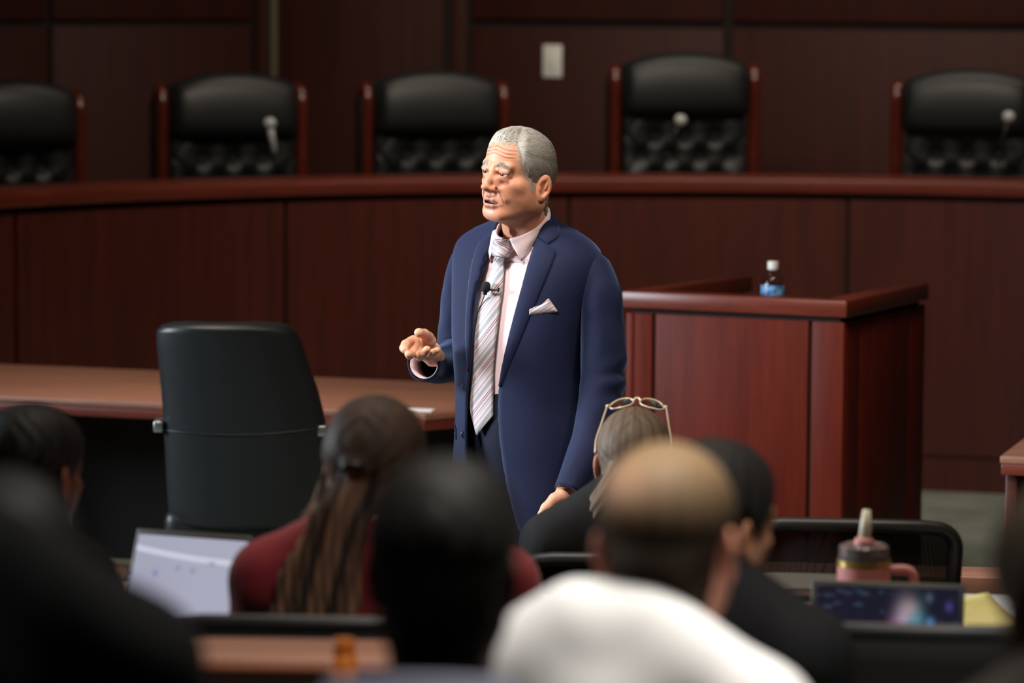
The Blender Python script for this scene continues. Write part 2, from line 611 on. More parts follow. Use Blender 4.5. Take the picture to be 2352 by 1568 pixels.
def head_sdf(P, old=1.0, mouth=1.0, ears=True, neck=NECK_UP):
    P = P.astype(np.float32)
    A = P.copy()
    A[:, 0] = np.abs(P[:, 0])
    A[:, 2] -= face_lift(P)
    x, y, z = A[:, 0], A[:, 1], A[:, 2]
    d = sd_ell(A, (0, 0.018, 0.034), (0.0755, 0.094, 0.083))
    d = smin(d, sd_ell(A, (0, -0.030, 0.034), (0.063, 0.060, 0.060)), 0.03)
    d = smin(d, sd_ell(A, (0, -0.028, -0.035), (0.0545, 0.056, 0.072)), 0.025)
    d = smin(d, sd_cap(A, (0.050, 0.012, -0.062), (0.022, -0.072, -0.102), 0.021, 0.018), 0.022)
    d = smin(d, sd_ell(A, (0, -0.040, -0.082), (0.040, 0.050, 0.034)), 0.02)
    d = smin(d, sd_ell(A, (0.042, -0.016, -0.046), (0.019, 0.042, 0.040)), 0.022)
    d = smin(d, sd_ell(A, (0.0530, -0.008, -0.034), (0.0165, 0.042, 0.036)), 0.024)
    d = smin(d, sd_ell(A, (0, -0.076, -0.106), (0.022, 0.017, 0.016)), 0.014)      # chin
    d = smin(d, sd_ell(A, (0.0445, -0.054, -0.024), (0.019, 0.020, 0.014)), 0.02)   # cheekbone
    d = smin(d, sd_ell(A, (0.031, -0.060, -0.050), (0.019, 0.024, 0.030)), 0.02)   # cheek
    if neck:
        n0, n1, n2 = [np.array(q) for q in neck]
        nk = sd_chain(P, [n0, n1, n2], [0.055, 0.0550, 0.057], 0.02)
        nk = smin(nk, sd_cap(A, (0.058, 0.030, -0.06), n2 + (0.022, -0.056, 0.01), 0.011, 0.010), 0.014)
        nk = smin(nk, sd_ell(A, n1 + (0, -0.055, -0.03), (0.012, 0.014, 0.018)), 0.012)
        nk = smin(nk, sd_ell(A, (0, -0.018, -0.098), (0.034, 0.050, 0.026)), 0.02)
        d = smin(d, nk, 0.022)
    # brow ridge, sockets
    d = smin(d, sd_cap(A, (0.010, -0.090, 0.019), (0.044, -0.075, 0.022), 0.0085, 0.0085), 0.010)
    d = smax(d, -sd_ell(A, (0.031, -0.101, -0.004), (0.019, 0.0165, 0.0128)), 0.010)
    d = smax(d, -sd_ell(A, (0.017, -0.105, 0.004), (0.008, 0.012, 0.016)), 0.008)
    # lids around the eyeball, open slit
    lid = sd_sph(A, (0.0315, -0.0770, 0.0), 0.0150)
    u = (x - 0.0315) / 0.0150
    zc = 0.0008 - 0.0016 * (1 - np.clip(u, -1, 1) ** 2) + 0.0012 * u
    op = 0.0047 * (1 - np.clip(np.abs(u), 0, 1) ** 2.2) - np.abs(z - zc) - 0.0003
    lid = smax(lid, op, 0.0015)
    d = smin(d, lid, 0.0035)
    d = smin(d, sd_cap(A, (0.019, -0.0925, 0.0098), (0.045, -0.0820, 0.0085), 0.0032, 0.0048), 0.008)   # hooded upper lid
    bag = sd_cap(A, (0.021, -0.0875, -0.0125), (0.040, -0.0800, -0.0140), 0.0028, 0.0030)
    d = smin(d, bag, 0.011)
    # nose
    ns = sd_cap(A, (0, -0.0875, 0.010), (0, -0.1035, -0.020), 0.0082, 0.0098)
    ns = smin(ns, sd_cap(A, (0, -0.1035, -0.020), (0, -0.1140, -0.0405), 0.0098, 0.0100), 0.008)
    ns = smin(ns, sd_ell(A, (0, -0.1165, -0.0435), (0.0105, 0.0095, 0.0090)), 0.006)
    ns = smin(ns, sd_ell(A, (0.0125, -0.1000, -0.0460), (0.0078, 0.0120, 0.0088)), 0.010)
    d = smin(d, ns, 0.015)
    d = smin(d, sd_ell(A, (0.0165, -0.0880, -0.0260), (0.0075, 0.0095, 0.0165)), 0.012)
    d = smax(d, -sd_ell(A, (0.0068, -0.1085, -0.0545), (0.0036, 0.0060, 0.0045)), 0.003)
    d = smax(d, -sd_cap(A, (0.0205, -0.095, -0.040), (0.0205, -0.091, -0.052), 0.0022), 0.004)
    # muzzle and lips
    d = smin(d, sd_ell(A, (0, -0.064, -0.076), (0.035, 0.033, 0.026)), 0.012)
    d = smax(d, -sd_cap(A, (0, -0.103, -0.056), (0, -0.1035, -0.066), 0.0026), 0.004)
    m = mouth
    up = sd_cap(A, (0, -0.0985, -0.0722), (0.013, -0.0960, -0.0732), 0.0046, 0.0042)
    up = smin(up, sd_cap(A, (0.013, -0.0960, -0.0732), (0.0305, -0.0830, -0.0800), 0.0042, 0.0022), 0.004)
    lo_ = sd_cap(A, (0, -0.0970, -0.0850 - 0.0022 * m), (0.012, -0.0945, -0.0844 - 0.0022 * m), 0.0056, 0.0052)
    lo_ = smin(lo_, sd_cap(A, (0.012, -0.0945, -0.0844 - 0.0022 * m), (0.0305, -0.0815, -0.0812), 0.0052, 0.0022), 0.004)
    d = smin(d, up, 0.005)
    d = smin(d, lo_, 0.005)
    d = smax(d, -sd_ell(A, (0, -0.094, -0.0803), (0.0270, 0.0135, 0.0021 + 0.0013 * m)), 0.002)
    d = smax(d, -sd_ell(A, (0, -0.104, -0.0965), (0.018, 0.0075, 0.0042)), 0.007)
    # age: nasolabial folds, marionette lines, cheek hollow
    if old:
        d = smax(d, -sd_chain(A, [(0.0215, -0.0945, -0.042), (0.0320, -0.0880, -0.060), (0.0385, -0.0820, -0.077)], [0.0020, 0.0030, 0.0004], 0.003), 0.005)
        d = smin(d, sd_chain(A, [(0.0285, -0.0835, -0.043), (0.0375, -0.0750, -0.064)], [0.0055, 0.0050], 0.01), 0.014)
        for zz, am in ((0.0475, 0.9), (0.0570, 1.1), (0.0670, 0.8)):
            wz = z - (zz + 0.004 * np.cos(x * 95.0) - 0.10 * np.clip(x - 0.03, 0, 1))
            d = d + 0.0011 * am * old * gauss(wz, 0.0017) * np.clip((0.055 - x) / 0.015, 0, 1) * (y < -0.02) \
                - 0.0007 * am * old * gauss(wz - 0.0042, 0.003) * np.clip((0.055 - x) / 0.015, 0, 1) * (y < -0.02)
        wz = x - 0.010 + 0.2 * (z - 0.025)
        d = d + 0.0008 * old * gauss(wz, 0.0018) * gauss(z - 0.024, 0.009) * (y < -0.05)
    if ears:
        Re = rotm('Z', -22) @ rotm('X', -12)
        q = (A - np.array((0.0755, 0.020, -0.0165), np.float32)) @ Re.astype(np.float32)
        w = 1.0 - 0.22 * np.clip(-q[:, 2] / 0.033, -0.3, 1)
        q2 = q / 1.10
        q2[:, 1] = q2[:, 1] / w
        disc = sd_ell(q2, (0.006, 0.0, 0.0), (0.0065, 0.0185, 0.0330))
        con = sd_ell(q2, (0.0125, -0.001, -0.001), (0.0085, 0.0110, 0.0195))
        con2 = sd_cap(q2, (0.0125, 0.010, -0.004), (0.0125, 0.002, 0.022), 0.0034, 0.0034)
        ear = smax(disc, -con, 0.004)
        ear = smax(ear, -con2, 0.003)
        ear = smin(ear, sd_ell(q2, (0.006, -0.011, -0.006), (0.0045, 0.0045, 0.0065)), 0.003)
        ear = smin(ear, sd_ell(q2, (0.006, 0.0035, 0.007), (0.0045, 0.0030, 0.0110)), 0.003)
        d = smin(d, ear, 0.005)
    return d


def skull_sdf(P, neck=NECK_UP):
    A = P.astype(np.float32).copy()
    A[:, 0] = np.abs(A[:, 0])
    d = sd_ell(A, (0, 0.018, 0.034), (0.0755, 0.094, 0.083))
    d = smin(d, sd_ell(A, (0, -0.030, 0.034), (0.063, 0.060, 0.060)), 0.03)
    d = smin(d, sd_ell(A, (0, 0.010, -0.045), (0.062, 0.060, 0.060)), 0.03)
    nk = sd_chain(P.astype(np.float32), neck, [0.056, 0.057, 0.062], 0.02)
    return smin(d, nk, 0.022)


def proj(p):
    q = np.asarray(p) - CAM
    d = q @ _F
    return np.stack([1176 + FPX * (q @ _R) / d, 784 - FPX * (q @ _U) / d], -1)


def cast(bv, px, py, off=0.0, Ydef=9.05):
    """point on a surface seen at a photo pixel, lifted by off towards the viewer side"""
    d = Vector(ray(px, py)).normalized()
    h = bv.ray_cast(Vector(CAM), d)
    if h[0] is None:
        for e in (2, 4, 6, 9, 13, 18, 24):
            for sx_, sy_ in ((e, 0), (-e, 0), (0, e), (0, -e), (e, e), (-e, e)):
                d2 = Vector(ray(px + sx_, py + sy_)).normalized()
                h = bv.ray_cast(Vector(CAM), d2)
                if h[0] is not None:
                    p = at(px, py, h[0].y)
                    return Vector(p) + h[1] * (off if h[1].dot(d) < 0 else -off)
        return Vector(at(px, py, Ydef))
    n = h[1] if h[1].dot(d) < 0 else -h[1]
    return h[0] + n * off


def edge_pts(pl, n):
    pl = np.asarray(pl, float)
    s = np.concatenate([[0], np.cumsum(np.linalg.norm(np.diff(pl, axis=0), axis=1))])
    t = np.linspace(0, s[-1], n)
    return np.stack([np.interp(t, s, pl[:, k]) for k in range(2)], 1)


def grad(f, P, e=0.0015):
    g = np.stack([f(P + np.array(o) * e) - f(P - np.array(o) * e) for o in ((1, 0, 0), (0, 1, 0), (0, 0, 1))], 1)
    return g / (np.linalg.norm(g, axis=1)[:, None] + 1e-9)


def strands(roots, dirf, length, rad, lift, sd, npt=6, seed=1, curl=0.0):
    """thin hair strands that follow the surface sd=level; returns V, Q, strand id"""
    n = len(roots)
    rs_ = np.random.RandomState(seed)
    P = roots.copy()
    lev = sd(P)
    pts = []
    rnd = rs_.normal(0, 0.16, (n, 3))
    step = (length / (npt - 1))[:, None]
    for i in range(npt):
        pts.append(P.copy())
        nrm = grad(sd, P)
        dr = dirf(P) + rnd
        dr = dr - (dr * nrm).sum(1)[:, None] * nrm
        dr /= np.linalg.norm(dr, axis=1)[:, None] + 1e-9
        P = P + dr * step
        tgt = lev + lift * (i + 1) / npt
        P = P - (sd(P) - tgt)[:, None] * grad(sd, P)
    pts = np.stack(pts, 1)
    ok = (np.linalg.norm(pts[:, -1] - pts[:, 0], axis=1) < length * 1.15) & (np.abs(sd(pts[:, -1]) - lev) < 0.006)
    pts[~ok] = pts[~ok][:, :1]
    V, Q = [], []
    for i in range(npt):
        t = pts[:, min(i + 1, npt - 1)] - pts[:, max(i - 1, 0)]
        t /= np.linalg.norm(t, axis=1)[:, None] + 1e-9
        a = np.cross(t, np.array((0.31, 0.5, 0.81)))
        a /= np.linalg.norm(a, axis=1)[:, None] + 1e-9
        b = np.cross(t, a)
        w = rad * (1.0 - 0.75 * (i / (npt - 1)) ** 2)
        for k in range(3):
            th = 2 * PI * k / 3
            V.append(pts[:, i] + (a * math.cos(th) + b * math.sin(th)) * w)
    V = np.stack(V, 1)                      # n, npt*3, 3
    base = (np.arange(n) * npt * 3)[:, None]
    for i in range(npt - 1):
        for k in range(3):
            k2 = (k + 1) % 3
            Q.append(np.concatenate([base + i * 3 + k, base + i * 3 + k2, base + (i + 1) * 3 + k2, base + (i + 1) * 3 + k], 1))
    return V.reshape(-1, 3), np.concatenate(Q), np.repeat(np.arange(n), npt * 3)


# ------------------------------------------------------------------ the room
def struct(name, mb, m, parent=None, **k):
    o = mb.build(name, m, parent, **k)
    if parent is None:
        o['kind'] = 'structure'
    return o


mb = MB(); mb.box((0, 7.5, -0.05), (16, 27, 0.1))
struct('floor', mb, M['carpet'])
mb = MB(); mb.box((0, 2.6, 0.04), (13.8, 9.9, 0.08))
struct('floor_riser', mb, M['carpet'])
mb = MB(); mb.box((0, 1.15, 0.155), (13.8, 9.5, 0.15))
struct('floor_riser', mb, M['carpet'])
mb = MB(); mb.box((0, -0.3, 0.31), (13.8, 9.0, 0.16))
struct('floor_riser', mb, M['carpet'])
mb = MB(); mb.box((0, 7.5, 4.05), (16, 27, 0.1))
struct('ceiling', mb, M['plaster'])
M['side_wall'] = mat('painted_wall', lin(118, 104, 92), 0.9)
mb = MB(); mb.box((-7.0, 7.5, 2.0), (0.12, 26, 4.0)); struct('wall_left', mb, M['side_wall'])
mb = MB(); mb.box((7.0, 7.5, 2.0), (0.12, 26, 4.0)); struct('wall_right', mb, M['wood_wall'])
mb = MB(); mb.box((0, -5.0, 2.0), (14, 0.12, 4.0)); struct('wall_rear', mb, M['side_wall'])

# panelled wall behind the bench: three sections at different angles
WZ1 = 3.95
def wall_section(name, p0, p1, splits, seam, parent=None, n_off=0.014):
    """backing from p0 to p1 (plan), panels proud of it; splits: distances of vertical joints; seam: z of the horizontal joint or None"""
    p0, p1 = Vector((p0[0], p0[1], 0)), Vector((p1[0], p1[1], 0))
    L = (p1 - p0).length
    ang = math.atan2(p1.y - p0.y, p1.x - p0.x)
    mid = (p0 + p1) / 2
    nrm = Vector((math.sin(ang), -math.cos(ang), 0))
    mb = MB(); mb.box(mid - nrm * 0.04 + Vector((0, 0, WZ1 / 2)), (L, 0.08, WZ1), rz=ang)
    w = mb.build(name, M['groove'])
    w['kind'] = 'structure'
    for a, b, nm, zs in splits:
        for z0, z1 in zs:
            c = p0 + (p1 - p0).normalized() * ((a + b) / 2)
            mb = MB(); mb.box((0, 0, 0), (b - a, 0.03, z1 - z0))
            o = mb.build(nm, M['wood_wall'], w, bevel=0.003)
            o.location = c + nrm * 0.015 + Vector((0, 0, (z0 + z1) / 2))
            o.rotation_euler = (0, 0, ang)
    return w, p0, (p1 - p0).normalized(), nrm


def plan_hit(px, p0, p1, py=60):
    """distance along the plan line p0-p1 of the photo column px"""
    d = ray(px, py)
    a = np.array([[d[0], -(p1[0] - p0[0])], [d[1], -(p1[1] - p0[1])]])
    t = np.linalg.solve(a, np.array(p0[:2]) - CAM[:2])
    return t[1] * math.hypot(p1[0] - p0[0], p1[1] - p0[1])


K1 = at(1082, 60, 17.45)[:2]; K0 = at(578, 60, 17.62)[:2]
A18 = math.radians(16)
KR = (K1[0] + 5.2 * math.cos(A18), K1[1] - 5.2 * math.sin(A18))
A35 = math.radians(34)
KL = (K0[0] - 4.6 * math.cos(A35), K0[1] - 4.6 * math.sin(A35))
SEAM_R = at(1400, 56, 17.1)[2]; SEAM_L = at(350, 53, 17.1)[2]
zsR = [(0.0, SEAM_R - 0.018), (SEAM_R + 0.018, 3.1), (3.13, WZ1)]
zsL = [(0.0, SEAM_L - 0.014), (SEAM_L + 0.014, 3.1), (3.13, WZ1)]
d1 = plan_hit(1665, K1, KR); d2 = plan_hit(1686, K1, KR)
WR, wr0, wrd, wrn = wall_section('wall_back', K1, KR, [(0.012, d1, 'panel', zsR), (d2, d2 + 1.62, 'panel', zsR), (d2 + 1.66, 5.2, 'panel', zsR)], SEAM_R)
dd = lambda px: plan_hit(px, K0, K1)
LM = math.hypot(K1[0] - K0[0], K1[1] - K0[1])
full = [(0.0, WZ1)]
WM, _, _, _ = wall_section('wall_back', K0, K1, [(dd(590), dd(618), 'post', full), (dd(641), dd(1019), 'panel', full), (dd(1040), dd(1074), 'post', full)], None)
mb = MB()
a = (dd(618) + dd(641)) / 2
M['pale_strip'] = mat('brushed_metal_strip', lin(120, 116, 96), 0.45, metal=0.5)
um = Vector((K1[0] - K0[0], K1[1] - K0[1], 0)).normalized()
mb.box((K0[0] + um.x * a, K0[1] + um.y * a - 0.012, WZ1 / 2), (dd(638) - dd(621), 0.02, WZ1), rz=math.atan2(um.y, um.x))
mb.build('metal_strip', M['pale_strip'], WM, bevel=0.004)
LLn = math.hypot(KL[0] - K0[0], KL[1] - K0[1])
b1 = plan_hit(570, KL, K0); b2 = plan_hit(114, KL, K0)
WL, _, _, _ = wall_section('wall_back', KL, K0, [(b2, b1, 'panel', zsL), (b2 - 1.45, b2 - 0.03, 'panel', zsL), (0, b2 - 1.48, 'panel', zsL)], SEAM_L)
# wall plate
pl = Vector(wr0) + wrd * plan_hit(1273, K1, KR, 140)
zc = at(1273, 140, pl.y)[2]
t = thing('switch_plate', 'white blank switch plate on the panelled wall above the bench', 'wall plate', (pl.x + wrn.x * 0.031, pl.y + wrn.y * 0.031, zc), math.atan2(wrd.y, wrd.x))
mb = MB(); mb.box((0, 0, 0), (0.094, 0.008, 0.155)); mb.build('plate', M['white_plastic'], t, bevel=0.003)
mb = MB(); mb.box((0, -0.006, 0), (0.034, 0.006, 0.068)); mb.build('rocker', M['white_plastic'], t, bevel=0.002)
for s in (-1, 1):
    mb = MB(); mb.lathe([(0.003, 0), (0.0028, 0.0012)], (0, -0.004, 0.055 * s), 10, axis=(0, -1, 0)); mb.build('screw', M['steel'], t)

# ------------------------------------------------------------------ the curved bench
BC = Vector((0.85, 11.5, 0)); BR = 3.6
BZ = 1.30
def arc(r, a, z):
    return (BC.x + r * math.sin(a), BC.y + r * math.cos(a), z)
def arc_slab(mb, r0, r1, a0, a1, z0, z1, n):
    V, F = [], []
    for i in range(n + 1):
        a = lerp(a0, a1, i / n)
        V += [arc(r0, a, z0), arc(r1, a, z0), arc(r1, a, z1), arc(r0, a, z1)]
    for i in range(n):
        b = i * 4
        for k in range(4):
            F.append((b + k, b + 4 + k, b + 4 + (k + 1) % 4, b + (k + 1) % 4))
    F += [(0, 1, 2, 3), (n * 4 + 3, n * 4 + 2, n * 4 + 1, n * 4)]
    mb.add(V, F)
    return mb
def arc_angle(px, r, py=760):
    best = None
    for i in range(2001):
        a = math.radians(-60 + 90 * i / 2000)
        p = np.array(arc(r, a, 0.8))
        e = abs(proj(p)[0] - px)
        if best is None or e < best[0]: best = (e, a)
    return best[1]
A0, A1 = math.radians(-68), math.radians(42)
bench = thing('judges_bench', 'long curved dark cherry wood bench with panelled front and raised counter', 'bench', (0.85, 15.13, 0))
mb = MB(); arc_slab(mb, BR, BR + 0.42, A0, A1, BZ - 0.058, BZ, 90); mb.build('counter', M['wood_rail'], bench, bevel=0.006, world=True, autos=40)
mb = MB(); arc_slab(mb, BR + 0.045, BR + 0.10, A0, A1, 0, BZ - 0.058, 90); mb.build('backing', M['groove'], bench, world=True, smooth=True, autos=40)
jo = [arc_angle(p, BR + 0.028) for p in (35, 655, 1305, 1945)]
st = jo[2] - jo[1]
edges_ = [jo[0] - st, jo[0], jo[1], jo[2], jo[3], jo[3] + st, jo[3] + 2 * st]
g = 0.0024
for i in range(len(edges_) - 1):
    mb = MB(); arc_slab(mb, BR + 0.022, BR + 0.05, edges_[i] + g, edges_[i + 1] - g, 0.15, BZ - 0.085, 14)
    mb.build('panel', M['wood_bench'], bench, world=True, smooth=True, autos=40)
mb = MB(); arc_slab(mb, BR + 0.014, BR + 0.05, A0, A1, 0, 0.142, 90); mb.build('base_board', M['wood_bench'], bench, world=True, smooth=True, autos=40)
mb = MB(); arc_slab(mb, BR + 0.10, BR + 0.50, A0, A1, 1.08, 1.115, 60); mb.build('desktop', M['wood_bench'], bench, world=True, smooth=True, autos=40)
mb = MB(); arc_slab(mb, BR + 0.11, 5.6, A0, math.radians(40), 0, 0.42, 60); struct('floor_platform', mb, M['carpet'], autos=40, smooth=True)

# --- high-backed chairs behind the bench
def make_judge_chair(name, label, H):
    """front towards -y; H: top of the headrest above the platform"""
    t = thing(name, label, 'chair', group='leather chairs behind the bench')
    t['group'] = 'leather chairs behind the bench'
    zs = H - 0.29
    # headrest pillow
    nx, nz = 26, 22
    G = []
    for k in range(nz):
        a = 2 * PI * k / nz
        row = []
        for i in range(nx):
            u = -1 + 2 * i / (nx - 1)
            w = 0.285
            top = H - 0.055 * abs(u) ** 2.2
            bot = zs + 0.005
            e = max(0.0, 1 - abs(u) ** 10) ** 0.35 * 0.93 + 0.07
            cz = (top + bot) / 2; hz = (top - bot) / 2
            sa, ca = math.sin(a), math.cos(a)
            z = cz + hz * math.copysign(abs(sa) ** 0.72, sa) * (0.80 + 0.20 * e)
            dep = 0.085 * e
            y = -0.03 - dep * math.copysign(abs(ca) ** 0.75, ca) * (1.0 if ca > 0 else 0.75) + 0.10 * (z - zs)
            row.append((u * w, y - 0.02 * (1 - u * u), z))
        G.append(row)
    mb = MB(); mb.grid(list(map(list, zip(*G))), close=True)
    n0 = len(mb.v)
    mb.f.append(tuple(range(nz - 1, -1, -1))); mb.f.append(tuple((nx - 1) * nz + k for k in range(nz)))
    mb.build('headrest', M['leather'], t, smooth=True)
    # tufted back
    but = []
    for r in range(5):
        for c in range(-2, 3):
            x = c * 0.134 + (0.067 if r % 2 else 0)
            if abs(x) < 0.25: but.append((x, zs - 0.075 - r * 0.092))
    B_ = np.array(but)
    nx, nz = 64, 56
    rows = []
    for j in range(nz):
        row = []
        for i in range(nx):
            u = -1 + 2 * i / (nx - 1)
            x = u * 0.272; z = zs + 0.01 - 0.50 * j / (nz - 1)
            d = np.hypot(B_[:, 0] - x, B_[:, 1] - z)
            dip = 0.022 * np.exp(-(d / 0.022) ** 2).max() + 0.018 * np.exp(-(d / 0.055) ** 2).max()
            # pleats along the diagonals
            q1 = ((x / 0.134 + (z - zs + 0.075) / 0.184) % 1.0); q2 = ((x / 0.134 - (z - zs + 0.075) / 0.184) % 1.0)
            pl_ = 0.006 * (math.exp(-(min(q1, 1 - q1) / 0.07) ** 2) + math.exp(-(min(q2, 1 - q2) / 0.07) ** 2))
            y = -0.062 * (1 - abs(u) ** 6) + dip + pl_ - 0.05 * abs(u) ** 4 + 0.02
            row.append((x, y + 0.06 * (z - zs), z))
        rows.append(row)
    mb = MB(); mb.grid(rows); mb.build('tufted_back', M['leather'], t, smooth=True)
    for x, z in but:
        mb = MB(); mb.lathe([(0.009, 0), (0.007, 0.004), (0.001, 0.006)], (x, 0.002 + 0.06 * (z - zs), z), 8, axis=(0, -1, 0))
        mb.build('tuft_button', M['leather'], t, smooth=True)
    mb = MB(); mb.box((0, 0.045, zs - 0.13), (0.56, 0.05, 0.74)); mb.build('back_shell', M['leather'], t, bevel=0.02)
    for s in (-1, 1):
        # wood post with a rolled top
        P = [(s * 0.312, -0.02, 0.40), (s * 0.312, 0.0, 0.62), (s * 0.312, -0.005, zs), (s * 0.312, -0.01, H - 0.16), (s * 0.312, 0.0, H - 0.105), (s * 0.31, 0.035, H - 0.075), (s * 0.308, 0.075, H - 0.09), (s * 0.307, 0.085, H - 0.13)]
        mb = MB(); mb.tube(catmull(P, 34), [0.027] * 30 + [0.026, 0.025, 0.022, 0.014], 12)
        mb.build('post', M['post_wood'], t, smooth=True)
        mb = MB(); mb.box((s * 0.327, 0.065, H - 0.42), (0.03, 0.09, 0.60)); mb.build('side_pad', M['leather'], t, bevel=0.012)
        P = [(s * 0.315, -0.02, 0.66), (s * 0.325, -0.20, 0.675), (s * 0.325, -0.38, 0.66), (s * 0.32, -0.43, 0.60), (s * 0.31, -0.40, 0.48)]
        mb = MB(); mb.tube(catmull(P, 24), 0.026, 10); mb.build('arm', M['post_wood'], t, smooth=True)
    mb = MB(); mb.box((0, -0.24, 0.44), (0.56, 0.52, 0.13)); mb.build('seat', M['leather'], t, bevel=0.045, seg=4)
    mb = MB(); mb.tube([(0, -0.2, 0.10), (0, -0.2, 0.40)], 0.035, 12); mb.build('column', M['black_plastic'], t)
    for k in range(5):
        a = 2 * PI * k / 5
        mb = MB(); mb.tube([(0, -0.2, 0.11), (0.30 * math.cos(a), -0.2 + 0.30 * math.sin(a), 0.065)], [0.028, 0.02], 8)
        b = mb.build('base_spoke', M['post_wood'], t)
        mb = MB(); mb.lathe([(0.022, -0.01), (0.024, 0), (0.022, 0.01)], (0.30 * math.cos(a), -0.2 + 0.30 * math.sin(a), 0.0245), 12, axis=(-math.sin(a), math.cos(a), 0))
        mb.build('caster', M['black_plastic'], b)
    return t


JC = [(22, 182, 15.10, 'black leather chair at the far left end of the bench, cut by the frame'),
      (533, 165, 15.62, 'black leather judge chair behind the left microphone with pale capsule'),
      (1001, 160, 15.95, 'black tufted leather chair behind the speaker, no microphone before it'),
      (1574, 119, 16.05, 'tallest black tufted leather chair, beside the white wall plate'),
      (2226, 158, 15.75, 'black leather chair at the right end of the bench, cut by the frame')]
for i, (px, py, Y, lab) in enumerate(JC):
    p = at(px, py, Y)
    c = make_judge_chair('judge_chair', lab, p[2] - 0.42)
    face = math.atan2(p[0] - BC.x, p[1] - BC.y)
    c.location = (p[0], p[1], 0.42)
    c.rotation_euler = (0, 0, -face * 0.75 + (0.10 if i in (2, 3) else 0))

# --- gooseneck microphones on the bench
MK = [(620, 284, 15.25, [(624, 312), (631, 352), (629, 385), (622, 425)], 'gooseneck microphone with long pale capsule, left on the bench', True),
      (1563, 277, 15.55, [(1548, 312), (1533, 350), (1524, 390), (1522, 430)], 'gooseneck microphone leaning in front of the tallest chair', False),
      (2317, 269, 15.30, [(2308, 305), (2296, 350), (2297, 390), (2300, 430)], 'gooseneck microphone at the right end of the bench', False)]
M['mic_silver'] = mat('silver_foam', lin(176, 182, 182), 0.6, metal=0.2, bump=0.3, bscale=500)
for px, py, Y, path, lab, long_ in MK:
    h = Vector(at(px, py, Y))
    pts = [h] + [Vector(at(x, y, Y)) for x, y in path]
    base = Vector((pts[-1].x, Y, 1.115))
    t = thing('gooseneck_microphone', lab, 'microphone', base, group='microphones on the bench')
    mb = MB(); mb.lathe([(0.006, -0.024), (0.018, -0.02), (0.026, -0.006), (0.027, 0.006), (0.021, 0.019), (0.008, 0.026)], h, 18, axis=h - pts[1])
    mb.build('windscreen', M['mic_silver'], t, smooth=True, world=True)
    mb = MB()
    mb.tube([h, pts[1], pts[2]], [0.016, 0.0135, 0.0125] if long_ else [0.008, 0.008, 0.007], 12)
    mb.build('capsule', M['mic_silver'] if long_ else M['black_plastic'], t, smooth=True, world=True)
    mb = MB(); mb.tube(catmull([list(q) for q in pts[2:]] + [list(base + Vector((0, 0, 0.03)))], 20), 0.006, 8)
    mb.build('gooseneck', M['black_plastic'], t, smooth=True, world=True)
    mb = MB(); mb.lathe([(0.05, 0.0), (0.05, 0.02), (0.04, 0.032), (0.01, 0.034)], base, 20)
    mb.build('base', M['black_plastic'], t, smooth=True, world=True)

# ------------------------------------------------------------------ the witness stand
WSZ = 1.12
q0 = atz(1428, 668, WSZ); q1 = atz(1945, 691, WSZ); q2 = atz(2141, 649, WSZ); q3 = atz(1668, 633, WSZ)
du = q1 - q0; wa = math.atan2(du[1], du[0])
Wd = math.hypot(du[0], du[1])
un = np.array((math.cos(wa), math.sin(wa), 0)); vn = np.array((-math.sin(wa), math.cos(wa), 0))
Dp = ((q2 - q1) @ vn + (q3 - q0) @ vn) / 2
print('stand', np.degrees(wa), Wd, Dp, (q2 - q1) @ un, (q3 - q0) @ un, q0, q1)
stand = thing('witness_stand', 'red-brown wooden witness stand with open U-shaped rail behind the speaker', 'witness stand', (q0[0], q0[1], 0), wa)
RT, RW = 0.055, 0.085
sh1 = (q2 - q1) @ un; sh0 = (q3 - q0) @ un
Wd2 = Wd
# rail in local coordinates: x along the front, y away from the gallery
mb = MB(); mb.prism([(0, 0), (Wd2, 0), (Wd2 - RW, RW), (RW, RW)], WSZ - RT, WSZ); mb.build('rail', M['wood_rail'], stand, bevel=0.004)
mb = MB(); mb.prism([(Wd2, 0), (Wd2 + sh1, Dp), (Wd2 + sh1 - RW, Dp), (Wd2 - RW, RW)], WSZ - RT, WSZ); mb.build('rail', M['wood_rail'], stand, bevel=0.004)
mb = MB(); mb.prism([(0, 0), (RW, RW), (RW + sh0, Dp), (sh0, Dp)], WSZ - RT, WSZ); mb.build('rail', M['wood_rail'], stand, bevel=0.004)
IN = 0.012
z0, z1 = 0.06, WSZ - RT - 0.016
def lx_of(px, py, off=IN):
    """local x on the front face of the photo column px"""
    o = q0 + vn * off
    d = ray(px, py)
    a = np.array([[d[0], -un[0]], [d[1], -un[1]]])
    return np.linalg.solve(a, o[:2] - CAM[:2])[1]
g1, g2 = lx_of(1501, 800), lx_of(1859, 900)
w = 0.0065
for a, b in ((IN, g1 - w), (g1 + w, g2 - w), (g2 + w, Wd2 - IN)):
    mb = MB(); mb.box(((a + b) / 2, IN + 0.012, (z0 + z1) / 2), (b - a, 0.024, z1 - z0)); mb.build('panel', M['wood_stand'], stand, bevel=0.002)
